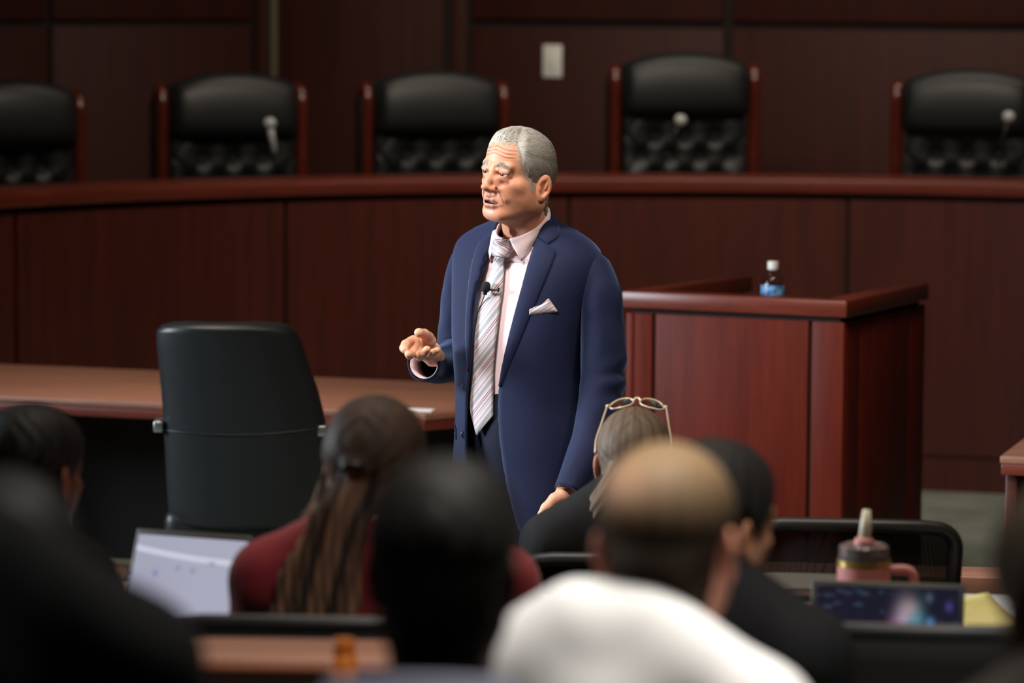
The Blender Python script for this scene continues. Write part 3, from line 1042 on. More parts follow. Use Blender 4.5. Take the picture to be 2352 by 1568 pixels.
# right side panels
dirr = np.array((sh1, Dp)); Lr = np.linalg.norm(dirr); dirr /= Lr; nr_ = np.array((dirr[1], -dirr[0]))
angr = math.atan2(dirr[1], dirr[0])
for a, b in ((0.02, 0.20 * Lr), (0.20 * Lr + 0.008, 0.80 * Lr), (0.80 * Lr + 0.008, Lr)):
    c = np.array((Wd2, 0)) + dirr * (a + b) / 2 - nr_ * (IN + 0.012)
    mb = MB(); mb.box((0, 0, (z0 + z1) / 2), (b - a, 0.024, z1 - z0), rz=0)
    o = mb.build('panel', M['wood_stand'], stand, bevel=0.002)
    o.location = (c[0], c[1], 0); o.rotation_euler = (0, 0, angr)
dirl = np.array((sh0, Dp)); Ll = np.linalg.norm(dirl); dirl /= Ll
c = dirl * Ll / 2 + np.array((dirl[1], -dirl[0])) * (IN + 0.012)
mb = MB(); mb.box((0, 0, (z0 + z1) / 2), (Ll - 0.02, 0.024, z1 - z0)); o = mb.build('panel', M['wood_stand'], stand, bevel=0.002)
o.location = (c[0], c[1], 0); o.rotation_euler = (0, 0, math.atan2(dirl[1], dirl[0]))
mb = MB()
mb.prism([(0.03, 0.03), (Wd2 - 0.03, 0.03), (Wd2 + sh1 - 0.035, Dp), (Wd2 + sh1 - 0.05, Dp), (Wd2 - 0.05, 0.046), (0.05, 0.046), (sh0 + 0.05, Dp), (sh0 + 0.035, Dp)], 0.0, WSZ - RT)
mb.build('carcass', M['groove'], stand)
mb = MB(); mb.prism([(0.05, 0.046), (Wd2 - 0.05, 0.046), (Wd2 - 0.05 + sh1 * 0.55, Dp * 0.55), (0.05 + sh0 * 0.55, Dp * 0.55)], 0.955, 0.98)
mb.build('shelf', M['wood_stand'], stand)
mb = MB(); mb.prism([(0.0, -0.004), (Wd2 + 0.004, -0.004), (Wd2 + sh1, Dp), (Wd2 + sh1 - 0.04, Dp), (Wd2 - 0.03, 0.035), (0.03, 0.035)], 0, 0.10)
mb.build('base_board', M['wood_stand'], stand)
# water bottle on the shelf
bp = Vector(at(1775, 640, 11.75))
zt = at(1775, 601, bp.y)[2]
b0 = zt - 0.215
bp = Vector((bp.x, bp.y, b0))
t = thing('water_bottle', 'clear plastic water bottle with white cap and blue label in the witness stand', 'bottle', bp)
M['pet'] = mat('clear_plastic', (0.95, 0.97, 0.97), 0.06, trans=1.0, ior=1.35)
mb = MB()
prof = [(0.010, 0.002), (0.030, 0.0), (0.036, 0.006), (0.036, 0.05), (0.034, 0.054), (0.036, 0.058), (0.036, 0.085), (0.0375, 0.09), (0.0375, 0.135), (0.0365, 0.142), (0.0335, 0.158), (0.026, 0.174), (0.017, 0.186), (0.0135, 0.190), (0.0135, 0.2)]
inner = [(r - 0.0012, z) for r, z in prof[::-1]]
inner = [(max(r, 0.008), max(z, 0.003)) for r, z in inner]
mb.lathe(prof + inner, (0, 0, 0), 28); mb.build('body', M['pet'], t, smooth=True)
mb = MB(); mb.lathe([(0.004, 0.2165), (0.0165, 0.2165), (0.0175, 0.214), (0.0175, 0.193), (0.0168, 0.190)], (0, 0, 0), 28); mb.build('cap', M['white_plastic'], t, smooth=True, autos=40)
m, N, L, B = new_mat('blue_label')
tc = N.new('ShaderNodeTexCoord'); sx = N.new('ShaderNodeSeparateXYZ'); L.new(tc.outputs['Object'], sx.inputs[0])
wv = N.new('ShaderNodeTexNoise'); wv.inputs['Scale'].default_value = 45; L.new(tc.outputs['Object'], wv.inputs['Vector'])
rp_ = N.new('ShaderNodeValToRGB'); e = rp_.color_ramp.elements
e[0].position = 0.40; e[0].color = (*lin(22, 56, 132), 1); e[1].position = 0.62; e[1].color = (*lin(120, 178, 226), 1)
L.new(wv.outputs['Fac'], rp_.inputs['Fac']); L.new(rp_.outputs['Color'], B.inputs['Base Color']); B.inputs['Roughness'].default_value = 0.3
M['label'] = m
mb = MB(); mb.lathe([(0.0376, 0.086), (0.0384, 0.088), (0.0384, 0.137), (0.0376, 0.139)], (0, 0, 0), 28)
mb.f = mb.f[:-2]; mb.build('label', M['label'], t, smooth=True)
M['water'] = mat('water', (0.97, 0.99, 1.0), 0.0, trans=1.0, ior=1.33)
mb = MB(); mb.lathe([(0.008, 0.0035), (0.0335, 0.004), (0.0343, 0.05), (0.0343, 0.12), (0.006, 0.1201)], (0, 0, 0), 28); mb.build('water', M['water'], t, smooth=True, autos=40)

# ------------------------------------------------------------------ tables in the well
def table(name, label, poly, z, th, legs, modesty, loc):
    t = thing(name, label, 'table', loc)
    mb = MB(); mb.prism(poly, z - 0.022, z); mb.build('table_top', M['wood_table'], t, bevel=0.003, world=True)
    c = np.mean(np.array(poly), 0)
    pin = [tuple(np.array(p) + (c - np.array(p)) * 0.004) for p in poly]
    mb = MB(); mb.prism(pin, z - th, z - 0.023); mb.build('edge_band', M['wood_rail'], t, bevel=0.003, world=True)
    for q0_, q1_, w_ in legs:
        v = Vector((q1_[0] - q0_[0], q1_[1] - q0_[1], 0)); a = math.atan2(v.y, v.x)
        mb = MB(); mb.box(((q0_[0] + q1_[0]) / 2, (q0_[1] + q1_[1]) / 2, (z - th) / 2), (v.length, w_, z - th), rz=a)
        mb.build('leg_panel', M['wood_bench'], t, bevel=0.003, world=True)
    q0_, q1_ = modesty
    v = Vector((q1_[0] - q0_[0], q1_[1] - q0_[1], 0)); a = math.atan2(v.y, v.x)
    mb = MB(); mb.box(((q0_[0] + q1_[0]) / 2, (q0_[1] + q1_[1]) / 2, (z - th + 0.12) / 2), (v.length, 0.025, z - th - 0.12), rz=a)
    mb.build('modesty_panel', M['groove'], t, world=True)
    return t
Pt = lambda x, y, z=0.75: atz(x, y, z)[:2]
poly = [Pt(-330, 895), Pt(977, 950), Pt(1080, 941), Pt(1112, 881), Pt(-330, 822)]
cr = lambda a, b, t: tuple(np.array(a) * (1 - t) + np.array(b) * t)
table('counsel_table', 'long brown wooden table left of the speaker, behind the black office chair', poly, 0.75, 0.056,
      [(cr(poly[2], poly[3], .06), cr(poly[2], poly[3], .94), 0.05), (cr(poly[0], poly[4], .06), cr(poly[0], poly[4], .94), 0.05)],
      (cr(poly[3], poly[4], 0.03) + np.array((0, -0.28)), cr(poly[3], poly[4], 0.97) + np.array((0, -0.28))), (poly[1][0], poly[1][1], 0))
c0 = Pt(2297, 1047)
fa = math.radians(-17)
f1 = c0 + np.array((math.cos(fa), math.sin(fa))) * 1.8
bk_ = np.array((-math.sin(fa), math.cos(fa))) * 0.85
poly = [c0, f1, f1 + bk_, c0 + bk_]
table('counsel_table', 'brown wooden table at the right edge, only its corner showing', poly, 0.75, 0.056,
      [(cr(poly[0], poly[3], .03) + np.array((0.03, -0.008)), cr(poly[0], poly[3], .97) + np.array((0.03, 0)), 0.035), (cr(poly[1], poly[2], .05), cr(poly[1], poly[2], .95), 0.05)],
      (cr(poly[3], poly[2], 0.03) + np.array((0, -0.3)), cr(poly[3], poly[2], 0.97) + np.array((0, -0.3))), (c0[0], c0[1], 0))
# card on the left table's corner
M['paper'] = mat('white_paper', lin(226, 228, 230), 0.7)
p = atz(966, 944, 0.751)
t = thing('place_card', 'small white card lying on the near corner of the left table', 'card', (p[0], p[1], 0.7515), math.radians(-12))
mb = MB(); mb.box((0, 0, 0.002), (0.085, 0.055, 0.003)); mb.build('card', M['paper'], t)
mb = MB(); mb.box((0, 0.0, 0.0045), (0.08, 0.05, 0.0015)); mb.build('card_flap', M['paper'], t)

# ------------------------------------------------------------------ office chair in front of the left table
OY = 10.75
oc = thing('office_chair', 'black leather office chair seen from behind in front of the left table', 'chair', (at(560, 1000, OY)[0], OY + 0.25, 0))
rows = [(741, 430, 590), (744, 392, 640), (750, 368, 664), (762, 357, 678), (785, 356, 690), (850, 362, 711), (900, 367, 729), (970, 372, 746), (1050, 376, 750), (1130, 380, 747), (1180, 384, 738), (1205, 398, 715), (1214, 440, 680)]
ya = [r[0] for r in rows]
yy = np.concatenate([np.linspace(741, 765, 9), np.linspace(775, 1180, 30), np.linspace(1186, 1214, 8)])
G = []
for y in yy:
    xl, xr = np.interp(y, ya, [r[1] for r in rows]), np.interp(y, ya, [r[2] for r in rows])
    Yb = OY - 0.05 + 0.00022 * (y - 741)
    c = at((xl + xr) / 2, y, Yb); hw = (at(xr, y, Yb)[0] - at(xl, y, Yb)[0]) / 2
    th_ = 0.055 * min(1, ((y - 738) / 14.0)) ** 0.5 * min(1, (1219 - y) / 14.0) ** 0.5
    row = []
    for k in range(44):
        a = 2 * PI * k / 44
        cs, sn = math.cos(a), math.sin(a)
        u = math.copysign(abs(cs) ** 0.42, cs); v = math.copysign(abs(sn) ** 0.6, sn)
        seam = 0.004 * math.exp(-((y - (984 + 14 * (1 - ((u + 0.1)) ** 2))) / 3.0) ** 2)
        row.append((c[0] + u * hw, Yb + 0.05 * (u * u) + (th_ - seam) * v + 0.035 * u * 0, c[2]))
    G.append(row)
mb = MB(); mb.grid(G, close=True)
mb.f.append(tuple(range(44))); mb.f.append(tuple((len(G) - 1) * 44 + k for k in range(43, -1, -1)))
ob = mb.build('backrest', M['leather_chair'], oc, smooth=True, world=True)
# piping along the seam
bvo = BVHTree.FromPolygons([tuple(p) for r in G for p in r], [f for f in mb.f[:-2]])
pp = []
for x in np.linspace(374, 742, 40):
    u = (x - 559) / 186
    pp.append(list(cast(bvo, x, 984 + 14 * (1 - (u + 0.1) ** 2), 0.001)))
mb = MB(); mb.tube(pp, 0.0028, 8); mb.build('piping', M['leather_chair'], oc, smooth=True, world=True)
for x, y in ((366, 976), (741, 986)):
    mb = MB(); c = at(x, y, OY + 0.05); mb.box(c, (0.028, 0.09, 0.034)); mb.build('arm_bracket', M['steel'], oc, bevel=0.004, world=True)
c = at(562, 1214, OY)
sx_ = c[0]
mb = MB(); mb.box((sx_, OY + 0.30, 0.47), (0.50, 0.52, 0.11)); mb.build('seat', M['leather_chair'], oc, bevel=0.04, seg=4, world=True)
for s in (-1, 1):
    x = sx_ + s * 0.225
    mb = MB(); mb.tube(catmull([(x - s * 0.03, OY + 0.04, at(366, 976, OY)[2]), (x, OY + 0.18, 0.70), (x, OY + 0.34, 0.69), (x, OY + 0.38, 0.6), (x - s * 0.03, OY + 0.34, 0.46)], 20), 0.019, 10)
    mb.build('armrest', M['black_plastic'], oc, smooth=True, world=True)
mb = MB(); mb.tube([(sx_, OY + 0.3, 0.09), (sx_, OY + 0.3, 0.43)], 0.03, 12); mb.build('column', M['steel'], oc, world=True)
for k in range(5):
    a = 2 * PI * k / 5 + 0.3
    e_ = (sx_ + 0.29 * math.cos(a), OY + 0.3 + 0.29 * math.sin(a))
    mb = MB(); mb.tube([(sx_, OY + 0.3, 0.10), (e_[0], e_[1], 0.062)], [0.026, 0.018], 8); b = mb.build('base_spoke', M['black_plastic'], oc, world=True)
    mb = MB(); mb.lathe([(0.022, -0.012), (0.026, 0), (0.022, 0.012)], (e_[0], e_[1], 0.0265), 12, axis=(-math.sin(a), math.cos(a), 0)); mb.build('caster', M['black_plastic'], b, world=True)
# ------------------------------------------------------------------ the standing speaker
MAN_S = 0.975
MAN_R = rotm('Z', -44.3) @ rotm('X', -9.0) @ rotm('Y', 5.0) @ np.array(((1, 0, 0), (0, 1, -0.15), (0, 0, 1)))
MAN_T = np.array((0.011, 9.10, 1.6305))
MAN_NECK = ((0, 0.030, -0.05), (-0.010, 0.047, -0.11), (-0.020, 0.072, -0.210))


def to_head(P):
    return ((P - MAN_T) @ np.linalg.inv(MAN_R).T) / MAN_S


def from_head(P):
    return (np.asarray(P) * MAN_S) @ MAN_R.T + MAN_T


PSI = math.radians(35)
BL = np.array((math.cos(PSI), -math.sin(PSI), 0))      # his left
BF = np.array((-math.sin(PSI), -math.cos(PSI), 0))     # his front


class Ring:
    """horizontal body section with silhouette xl..xr (photo px) at height py, centre plane Yc"""
    def __init__(s, py, xl, xr, ratio, Yc, n=2.3):
        s.py = py
        s.n = n
        th = np.linspace(0, 2 * PI, 361)
        u, v = s.unit(th, 1.0, ratio)
        x = u * BL[0] + v * BF[0]
        w = at(xr, py, Yc)[0] - at(xl, py, Yc)[0]
        s.a = w / (x.max() - x.min())
        s.b = s.a * ratio
        c = at((xl + xr) / 2, py, Yc)
        s.c = c

    def unit(s, th, a, b):
        e = 2.0 / s.n
        cs, sn = np.cos(th), np.sin(th)
        return a * np.sign(cs) * np.abs(cs) ** e, b * np.sign(sn) * np.abs(sn) ** e

    def pts(s, th, off=0.0):
        u, v = s.unit(th, s.a + off, s.b + off)
        return s.c + u[:, None] * BL + v[:, None] * BF

    def angle(s, px, off=0.0):
        th = np.radians(np.linspace(-33, 143, 353))
        x = proj(s.pts(th, off))[:, 0]
        i = np.argmin(np.abs(x - px))
        return th[i]


def ring_table(rows, ys):
    A = np.array(rows, float)
    out = []
    for y in ys:
        w = np.linspace(-1, 1, 9) * (6 if y < 530 else 18)
        r = [np.interp(y + w, A[:, 0], A[:, k]).mean() for k in range(1, 5)]
        out.append(Ring(y, *r))
    return out


# py, left px, right px, depth ratio, centre Y
TORSO = [(484, 1158, 1262, 0.92, 9.19), (500, 1146, 1268, 0.85, 9.195), (516, 1122, 1296, 0.62, 9.20), (532, 1086, 1330, 0.47, 9.20),
         (550, 1058, 1358, 0.44, 9.20), (570, 1046, 1376, 0.47, 9.20), (600, 1041, 1384, 0.52, 9.195), (640, 1041, 1380, 0.56, 9.19),
         (690, 1041, 1364, 0.60, 9.185), (760, 1041, 1348, 0.64, 9.18), (850, 1047, 1338, 0.66, 9.18), (920, 1051, 1338, 0.66, 9.18),
         (1000, 1048, 1350, 0.66, 9.18), (1080, 1043, 1360, 0.65, 9.185), (1150, 1040, 1362, 0.65, 9.185), (1225, 1040, 1362, 0.64, 9.185)]
EDGE_R = np.array([(484, 1166), (500, 1152), (519, 1141), (540, 1136), (585, 1120), (617, 1111), (651, 1099), (683, 1092), (728, 1087), (780, 1085), (840, 1082),
                   (880, 1077), (920, 1074), (1000, 1073), (1080, 1074), (1150, 1070), (1225, 1060)], float)
EDGE_L = np.array([(484, 1249), (500, 1246), (531, 1238), (562, 1226), (608, 1211), (653, 1199), (710, 1184), (760, 1172), (800, 1163), (850, 1152), (890, 1147),
                   (950, 1147), (1000, 1150), (1060, 1158), (1100, 1166), (1150, 1178), (1190, 1190), (1225, 1206)], float)

man = thing('person', 'person standing in navy suit, pink shirt and striped tie, one palm held open', 'person', (0.08, 9.2, 0))

# --- materials
M['skin_man'] = attr_mat('skin_tanned', rough=0.5, spec=0.42, sss=0.12, bump=0.25, bscale=420)
M['hair_man'] = attr_mat('grey_hair', rough=0.55, spec=0.3)
M['suit'] = mat('navy_wool', lin(18, 23, 53), 0.75, spec=0.25, sheen=0.32, var=0.06, vscale=60, bump=0.22, bscale=900)
_b = M['suit'].node_tree.nodes['Principled BSDF']
_b.inputs['Sheen Tint'].default_value = (0.40, 0.58, 1.0, 1)
_b.inputs['Sheen Roughness'].default_value = 0.4
M['suit_lining'] = mat('navy_lining', lin(20, 22, 36), 0.5)
M['shirt_pink'] = mat('pink_cotton', lin(234, 208, 212), 0.75, spec=0.3, bump=0.1, bscale=800)
M['trousers'] = mat('navy_trousers', lin(24, 27, 44), 0.8, spec=0.25)
M['shoe'] = mat('black_shoe', lin(20, 18, 18), 0.3)
M['button'] = mat('navy_button', lin(30, 34, 52), 0.22, coat=0.6)
M['mic_foam'] = mat('black_foam', lin(16, 17, 18), 0.9, bump=0.6, bscale=900)


def stripe_mat(name, base_t=0.048):
    m, N, L, B = new_mat(name)
    a = N.new('ShaderNodeAttribute'); a.attribute_name = 'stripe'
    d = N.new('ShaderNodeMath'); d.operation = 'DIVIDE'; d.inputs[1].default_value = base_t
    f = N.new('ShaderNodeMath'); f.operation = 'FRACT'
    L.new(a.outputs['Fac'], d.inputs[0]); L.new(d.outputs[0], f.inputs[0])
    r = N.new('ShaderNodeValToRGB')
    r.color_ramp.interpolation = 'CONSTANT'
    st = [(0.0, (146, 150, 157)), (0.17, (214, 184, 186)), (0.24, (208, 192, 193)), (0.31, (104, 34, 52)), (0.34, (206, 178, 181)), (0.40, (98, 30, 48)),
          (0.435, (214, 192, 193)), (0.52, (152, 156, 162)), (0.62, (212, 184, 185)), (0.68, (168, 96, 106)), (0.70, (214, 194, 195)), (0.80, (160, 163, 168)), (0.88, (186, 134, 140)), (0.90, (210, 186, 187))]
    e = r.color_ramp.elements
    st = [(p_, tuple(v * 0.88 for v in c_)) for p_, c_ in st]
    e[0].position = 0.0; e[0].color = (*lin(*st[0][1]), 1)
    e[1].position = st[1][0]; e[1].color = (*lin(*st[1][1]), 1)
    for p, c in st[2:]:
        q = e.new(p); q.color = (*lin(*c), 1)
    L.new(f.outputs[0], r.inputs['Fac'])
    L.new(r.outputs['Color'], B.inputs['Base Color'])
    B.inputs['Roughness'].default_value = 0.5
    B.inputs['Sheen Weight'].default_value = 0.2
    return m


M['stripes'] = stripe_mat('striped_silk')


# --- body: head and neck, hands, and the trunk under the clothes, one mesh
def hand_left_sdf(P):
    J = lambda x, y, Y: at(x, y, Y)
    Y0 = 8.955
    d = sd_chain(P, [J(1306, 1120, Y0 + .02), J(1297, 1146, Y0)], [0.027, 0.030])
    d = smin(d, sd_ell(P, J(1296, 1168, Y0 - .005), (0.030, 0.024, 0.042)), 0.015)
    for px, py, q, r in ((1276, 1192, 1, .0098), (1290, 1200, 2, .0102), (1305, 1199, 3, .0098), (1317, 1190, 4, .0085)):
        a = J(px + 1, py - 6, Y0 - .01)
        b = J(px - 4, py + 34 - 3 * abs(q - 2), Y0 - .022)
        c = J(px - 10, py + 58 - 6 * abs(q - 2), Y0 - .006)
        d = smin(d, sd_chain(P, [a, b, c], [r, r * .92, r * .8]), 0.006)
    th = sd_chain(P, [J(1290, 1138, Y0 - .022), J(1274, 1146, Y0 - .03), J(1254, 1166, Y0 - .038), J(1243, 1181, Y0 - .036)], [0.0165, 0.0150, 0.0125, 0.0098])
    return smin(d, th, 0.010)


def hand_right_sdf(P):
    J = lambda x, y, Y: at(x, y, Y)
    d = sd_chain(P, [J(1010, 835, 9.24), J(990, 812, 9.15)], [0.026, 0.0265])
    # palm between wrist and knuckles
    pal = sd_chain(P, [J(988, 803, 9.14), J(950, 784, 9.075)], [0.022, 0.0160], 0.01)
    pal = smin(pal, sd_chain(P, [J(986, 808, 9.14), J(951, 798, 9.066)], [0.019, 0.0145], 0.01), 0.012)
    pal = smin(pal, sd_chain(P, [J(988, 812, 9.13), J(962, 810, 9.066)], [0.020, 0.0140], 0.01), 0.012)
    pal = smin(pal, sd_chain(P, [J(993, 808, 9.13), J(978, 817, 9.073)], [0.019, 0.0130], 0.01), 0.012)
    d = smin(d, pal, 0.014)
    d = smin(d, sd_ell(P, J(981, 783, 9.095), (0.024, 0.024, 0.0185)), 0.008)          # ball of the thumb
    d = smax(d, -sd_ell(P, J(966, 801, 9.036), (0.016, 0.016, 0.008)), 0.010)           # hollow of the palm
    th = sd_chain(P, [J(984, 775, 9.085), J(974, 767, 9.052), J(962, 764, 9.020)], [0.0150, 0.0128, 0.0118], 0.005)
    d = smin(d, th, 0.004)
    ix = sd_chain(P, [J(944, 784, 9.066), J(932, 791, 9.030), J(928, 799, 9.004), J(930, 803, 8.990)], [0.0128, 0.0118, 0.0112, 0.0100], 0.004)
    md = sd_chain(P, [J(951, 800, 9.06), J(947, 810, 9.022), J(941, 815, 8.992), J(938, 814, 8.974)], [0.0122, 0.0112, 0.0106, 0.0096], 0.004)
    rg = sd_chain(P, [J(962, 813, 9.058), J(964, 818, 9.022), J(973, 811, 8.998), J(981, 802, 8.990)], [0.0120, 0.0110, 0.0102, 0.0092], 0.004)
    pk = sd_chain(P, [J(979, 818, 9.066), J(985, 818, 9.030), J(995, 810, 9.010), J(1004, 804, 9.000)], [0.0108, 0.0096, 0.0088, 0.0080], 0.004)
    for fg in (ix, md, rg, pk):
        d = smin(d, fg, 0.0035)
    return d


def skin_colors(P, base, lips=True):
    """skin colour in head coordinates, with the shade of creases painted in"""
    P = P.copy(); P[:, 2] -= face_lift(P)
    x, y, z = np.abs(P[:, 0]), P[:, 1], P[:, 2]
    C = np.tile(np.array(base), (len(P), 1))
    red = np.array(lin(186, 112, 88))
    def mixin(w, c):
        w = np.clip(w, 0, 1)[:, None]
        return C * (1 - w) + np.array(c) * w
    C = mixin(0.45 * gauss(z + 0.043, 0.014) * gauss(x, 0.022) * (y < -0.09), red)          # nose
    C = mixin(0.35 * gauss(z + 0.03, 0.022) * gauss(x - 0.048, 0.02) * (y < -0.04), red)     # cheeks
    C = mixin(0.40 * gauss(z + 0.012, 0.006) * gauss(x - 0.031, 0.014) * (y < -0.06), lin(168, 104, 84))
    C = mixin(0.45 * (x > 0.076) * gauss(z + 0.01, 0.04), lin(190, 112, 84))                # ears
    if lips:
        w = gauss(z + 0.0735, 0.0042) * (x < 0.028) * (y < -0.083) * 0.75 + gauss(z + 0.0885, 0.0052) * (x < 0.027) * (y < -0.081) * 0.75
        C = mixin(w, lin(178, 108, 98))
        w = (np.sqrt((x / 0.027) ** 2 + ((z + 0.0803) / 0.0042) ** 2) < 0.95) * (y > -0.0955) * (y < -0.06)
        C = mixin(0.9 * w, lin(70, 30, 28))
    for zz in (0.0475, 0.0570, 0.0670):
        wz = z - (zz + 0.004 * np.cos(x * 95.0) - 0.10 * np.clip(x - 0.03, 0, 1))
        C = mixin(0.8 * gauss(wz, 0.0012) * np.clip((0.056 - x) / 0.01, 0, 1) * (y < -0.03), lin(146, 72, 50))  # shade of the forehead wrinkles, painted as dark lines
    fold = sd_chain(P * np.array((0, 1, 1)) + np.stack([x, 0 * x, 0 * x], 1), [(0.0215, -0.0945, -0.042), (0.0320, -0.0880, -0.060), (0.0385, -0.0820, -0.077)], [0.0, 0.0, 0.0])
    C = mixin(0.75 * gauss(fold, 0.0026), lin(118, 60, 42))  # shade in the cheek fold, put into the colour
    bl = 0.5 + 0.5 * np.sin(P[:, 0] * 160 + 2 * np.sin(P[:, 2] * 130)) * np.sin(P[:, 1] * 150 + P[:, 2] * 190)
    C = C * (0.95 + 0.08 * bl)[:, None]
    rs = np.random.RandomState(3)
    for _ in range(26):   # sun spots
        p = np.array((rs.uniform(-0.07, 0.07), rs.uniform(-0.1, -0.01), rs.uniform(-0.08, 0.08)))
        r = rs.uniform(0.0015, 0.004)
        C = mixin(0.3 * gauss(np.sqrt(((P - p) ** 2).sum(1)), r * 1.4), lin(140, 84, 56))
    return C


SKIN = lin(205, 143, 114)
hv, hq = mesh_sdf(lambda P: head_sdf(P, old=1.0, neck=MAN_NECK), (-0.1, -0.14, -0.185), (0.1, 0.16, 0.125), 0.00135)
hv = smooth_mesh(hv, hq, 1, 0.35)
hc = skin_colors(hv, SKIN)
V = [from_head(hv)]; Q = [hq]; C = [hc]
for f, lo, hi in ((hand_left_sdf, (0.02, 8.86, 0.70), (0.21, 9.04, 0.90)), (hand_right_sdf, (-0.31, 8.93, 1.14), (-0.14, 9.28, 1.29))):
    v, q = mesh_sdf(f, lo, hi, 0.0017)
    v = smooth_mesh(v, q, 1, 0.4)
    n_ = sum(len(a) for a in V)
    V.append(v); Q.append(q + n_)
    cc = np.tile(np.array(lin(212, 158, 130)), (len(v), 1))
    C.append(cc)
# trunk, arms and legs below the clothes
HIP = np.array((0.075, 9.19, 0.93))
def trunk_sdf(P):
    d = sd_ell(P, HIP + (0, 0, 0.30), (0.12, 0.085, 0.24))
    d = smin(d, sd_ell(P, HIP, (0.12, 0.085, 0.12)), 0.05)
    for sgn in (-1, 1):
        h = HIP + BL * 0.085 * sgn
        k = h + BF * 0.01 + np.array((0, 0, -0.44))
        a_ = k + np.array((0, 0, -0.42)) - BF * 0.02
        d = smin(d, sd_chain(P, [h, k, a_], [0.066, 0.050, 0.04]), 0.03)
        d = smin(d, sd_chain(P, [a_, a_ + BF * 0.14 + np.array((0, 0, -0.045))], [0.04, 0.028]), 0.02)
    return d
v, q = mesh_sdf(trunk_sdf, (-0.25, 8.9, 0.0), (0.4, 9.45, 1.5), 0.018)
n_ = sum(len(a) for a in V)
V.append(v); Q.append(q + n_); C.append(np.tile(np.array(SKIN), (len(v), 1)))
me = mesh_np('body', np.concatenate(V), np.concatenate(Q))
set_col(me, np.concatenate(C))
body = put('body', me, M['skin_man'], man)

# --- eyes, teeth
for sx in (1, -1):
    mb = MB()
    seg, rin = 28, 20
    prof = []
    Vv, Ff, Cc = [], [], []
    gz = rotm('Z', -4) @ rotm('X', -2)
    for i in range(rin + 1):
        a = PI * i / rin
        for k in range(seg):
            b = 2 * PI * k / seg
            r = 0.0128
            loc = np.array((math.sin(a) * math.cos(b) * r, -math.cos(a) * r * (1.05 if a < 0.5 else 1.0), math.sin(a) * math.sin(b) * r))
            Vv.append(gz @ loc + np.array((0.0315 * sx, -0.0772, 0.0)))
            Cc.append(lin(16, 12, 10) if a < 0.20 else lin(62, 42, 28) if a < 0.50 else lin(40, 28, 22) if a < 0.55 else lin(196, 178, 166))
    for i in range(rin):
        for k in range(seg):
            k2 = (k + 1) % seg
            Ff.append((i * seg + k, i * seg + k2, (i + 1) * seg + k2, (i + 1) * seg + k))
    me = mesh_np('eye', from_head(np.array(Vv)), np.array(Ff))
    set_col(me, np.array(Cc))
    M.setdefault('eye', attr_mat('eye', rough=0.22, spec=0.5))
    put('eye', me, M['eye'], body)
mb = MB()
for zz, hh, yy in ((-0.0720, 0.0050, -0.0850),):
    for k in range(-4, 5):
        a = k * 0.19
        c = np.array((math.sin(a) * 0.024, yy + 0.024 * (1 - math.cos(a)), zz))
        mb.box(c, (0.0042, 0.003, hh), rz=a)
mb.v = [tuple(p) for p in from_head(np.array(mb.v))]
M['teeth'] = mat('teeth', lin(205, 192, 176), 0.3)
mb.build('teeth', M['teeth'], body, world=True, bevel=0.0006)

# --- hair
HA = np.array([(0, .084), (16, .085), (25, .092), (33, .091), (41, .070), (47, .046), (54, .026), (62, .008), (71, -.010), (82, -.016), (90, -.008), (97, .018),
               (112, .016), (120, -.02), (128, -.058), (145, -.078), (180, -.084)], float)


def hair_g(P):
    ph = np.degrees(np.arctan2(np.abs(P[:, 0]), -(P[:, 1] - 0.004)))
    wob = 0.003 * np.sin(ph * 0.55 + 1.0) + 0.0022 * np.sin(ph * 1.9)
    sl = (np.interp(ph + 2, HA[:, 0], HA[:, 1]) - np.interp(ph - 2, HA[:, 0], HA[:, 1])) / 0.0056
    return (P[:, 2] - np.interp(ph, HA[:, 0], HA[:, 1]) - wob) / np.sqrt(1 + sl * sl)


def hair_th(P):
    g = hair_g(P)
    top = np.clip((P[:, 2] - 0.055) / 0.05, 0, 1)
    fr = np.clip((-P[:, 1] - 0.01) / 0.05, 0, 1)
    bk = np.clip((P[:, 1] - 0.03) / 0.06, 0, 1) * gauss(P[:, 2] - 0.015, 0.05)
    t = 0.0042 + 0.0092 * top + 0.0050 * top * fr + 0.0005 * bk
    return np.minimum(t, 0.0006 + np.clip(g, 0, 1) * 0.36)


def hair_sdf(P):
    P = P.astype(np.float32)
    d = skull_sdf(P, MAN_NECK)
    h = smax(d - hair_th(P), -hair_g(P) * 0.7, 0.004)
    return smax(h, -(d + 0.004), 0.002)


cv, cq = mesh_sdf(hair_sdf, (-0.1, -0.13, -0.10), (0.1, 0.14, 0.15), 0.0026)
cv = smooth_mesh(cv, cq, 2, 0.5)
rs = np.random.RandomState(5)


def hair_tone(P, r):
    fr = np.clip((-P[:, 1] + 0.02) / 0.08, 0, 1) * np.clip((P[:, 2] - 0.04) / 0.04, 0, 1)
    side = np.clip((0.03 - P[:, 2]) / 0.05, 0, 1)
    w = np.clip(0.50 + 0.40 * fr + 0.20 * side + r, 0, 1)[:, None]
    return np.array(lin(128, 119, 108)) * (1 - w) + np.array(lin(216, 212, 204)) * w





def man_dir(P):
    top = np.clip((P[:, 2] - 0.055) / 0.03, 0, 1)[:, None]
    d_top = np.stack([0.45 * np.ones(len(P)), 0.9 * np.ones(len(P)), 0.25 * np.ones(len(P))], 1)
    d_side = np.stack([np.zeros(len(P)), 0.85 * np.ones(len(P)), -0.55 * np.ones(len(P))], 1)
    lowf = np.clip((0.0 - P[:, 2]) / 0.03, 0, 1)[:, None] * (P[:, 1:2] < 0.02)
    d_side = d_side * (1 - lowf) + np.array((0, 0.25, -0.95)) * lowf
    return d_top * top + d_side * (1 - top)


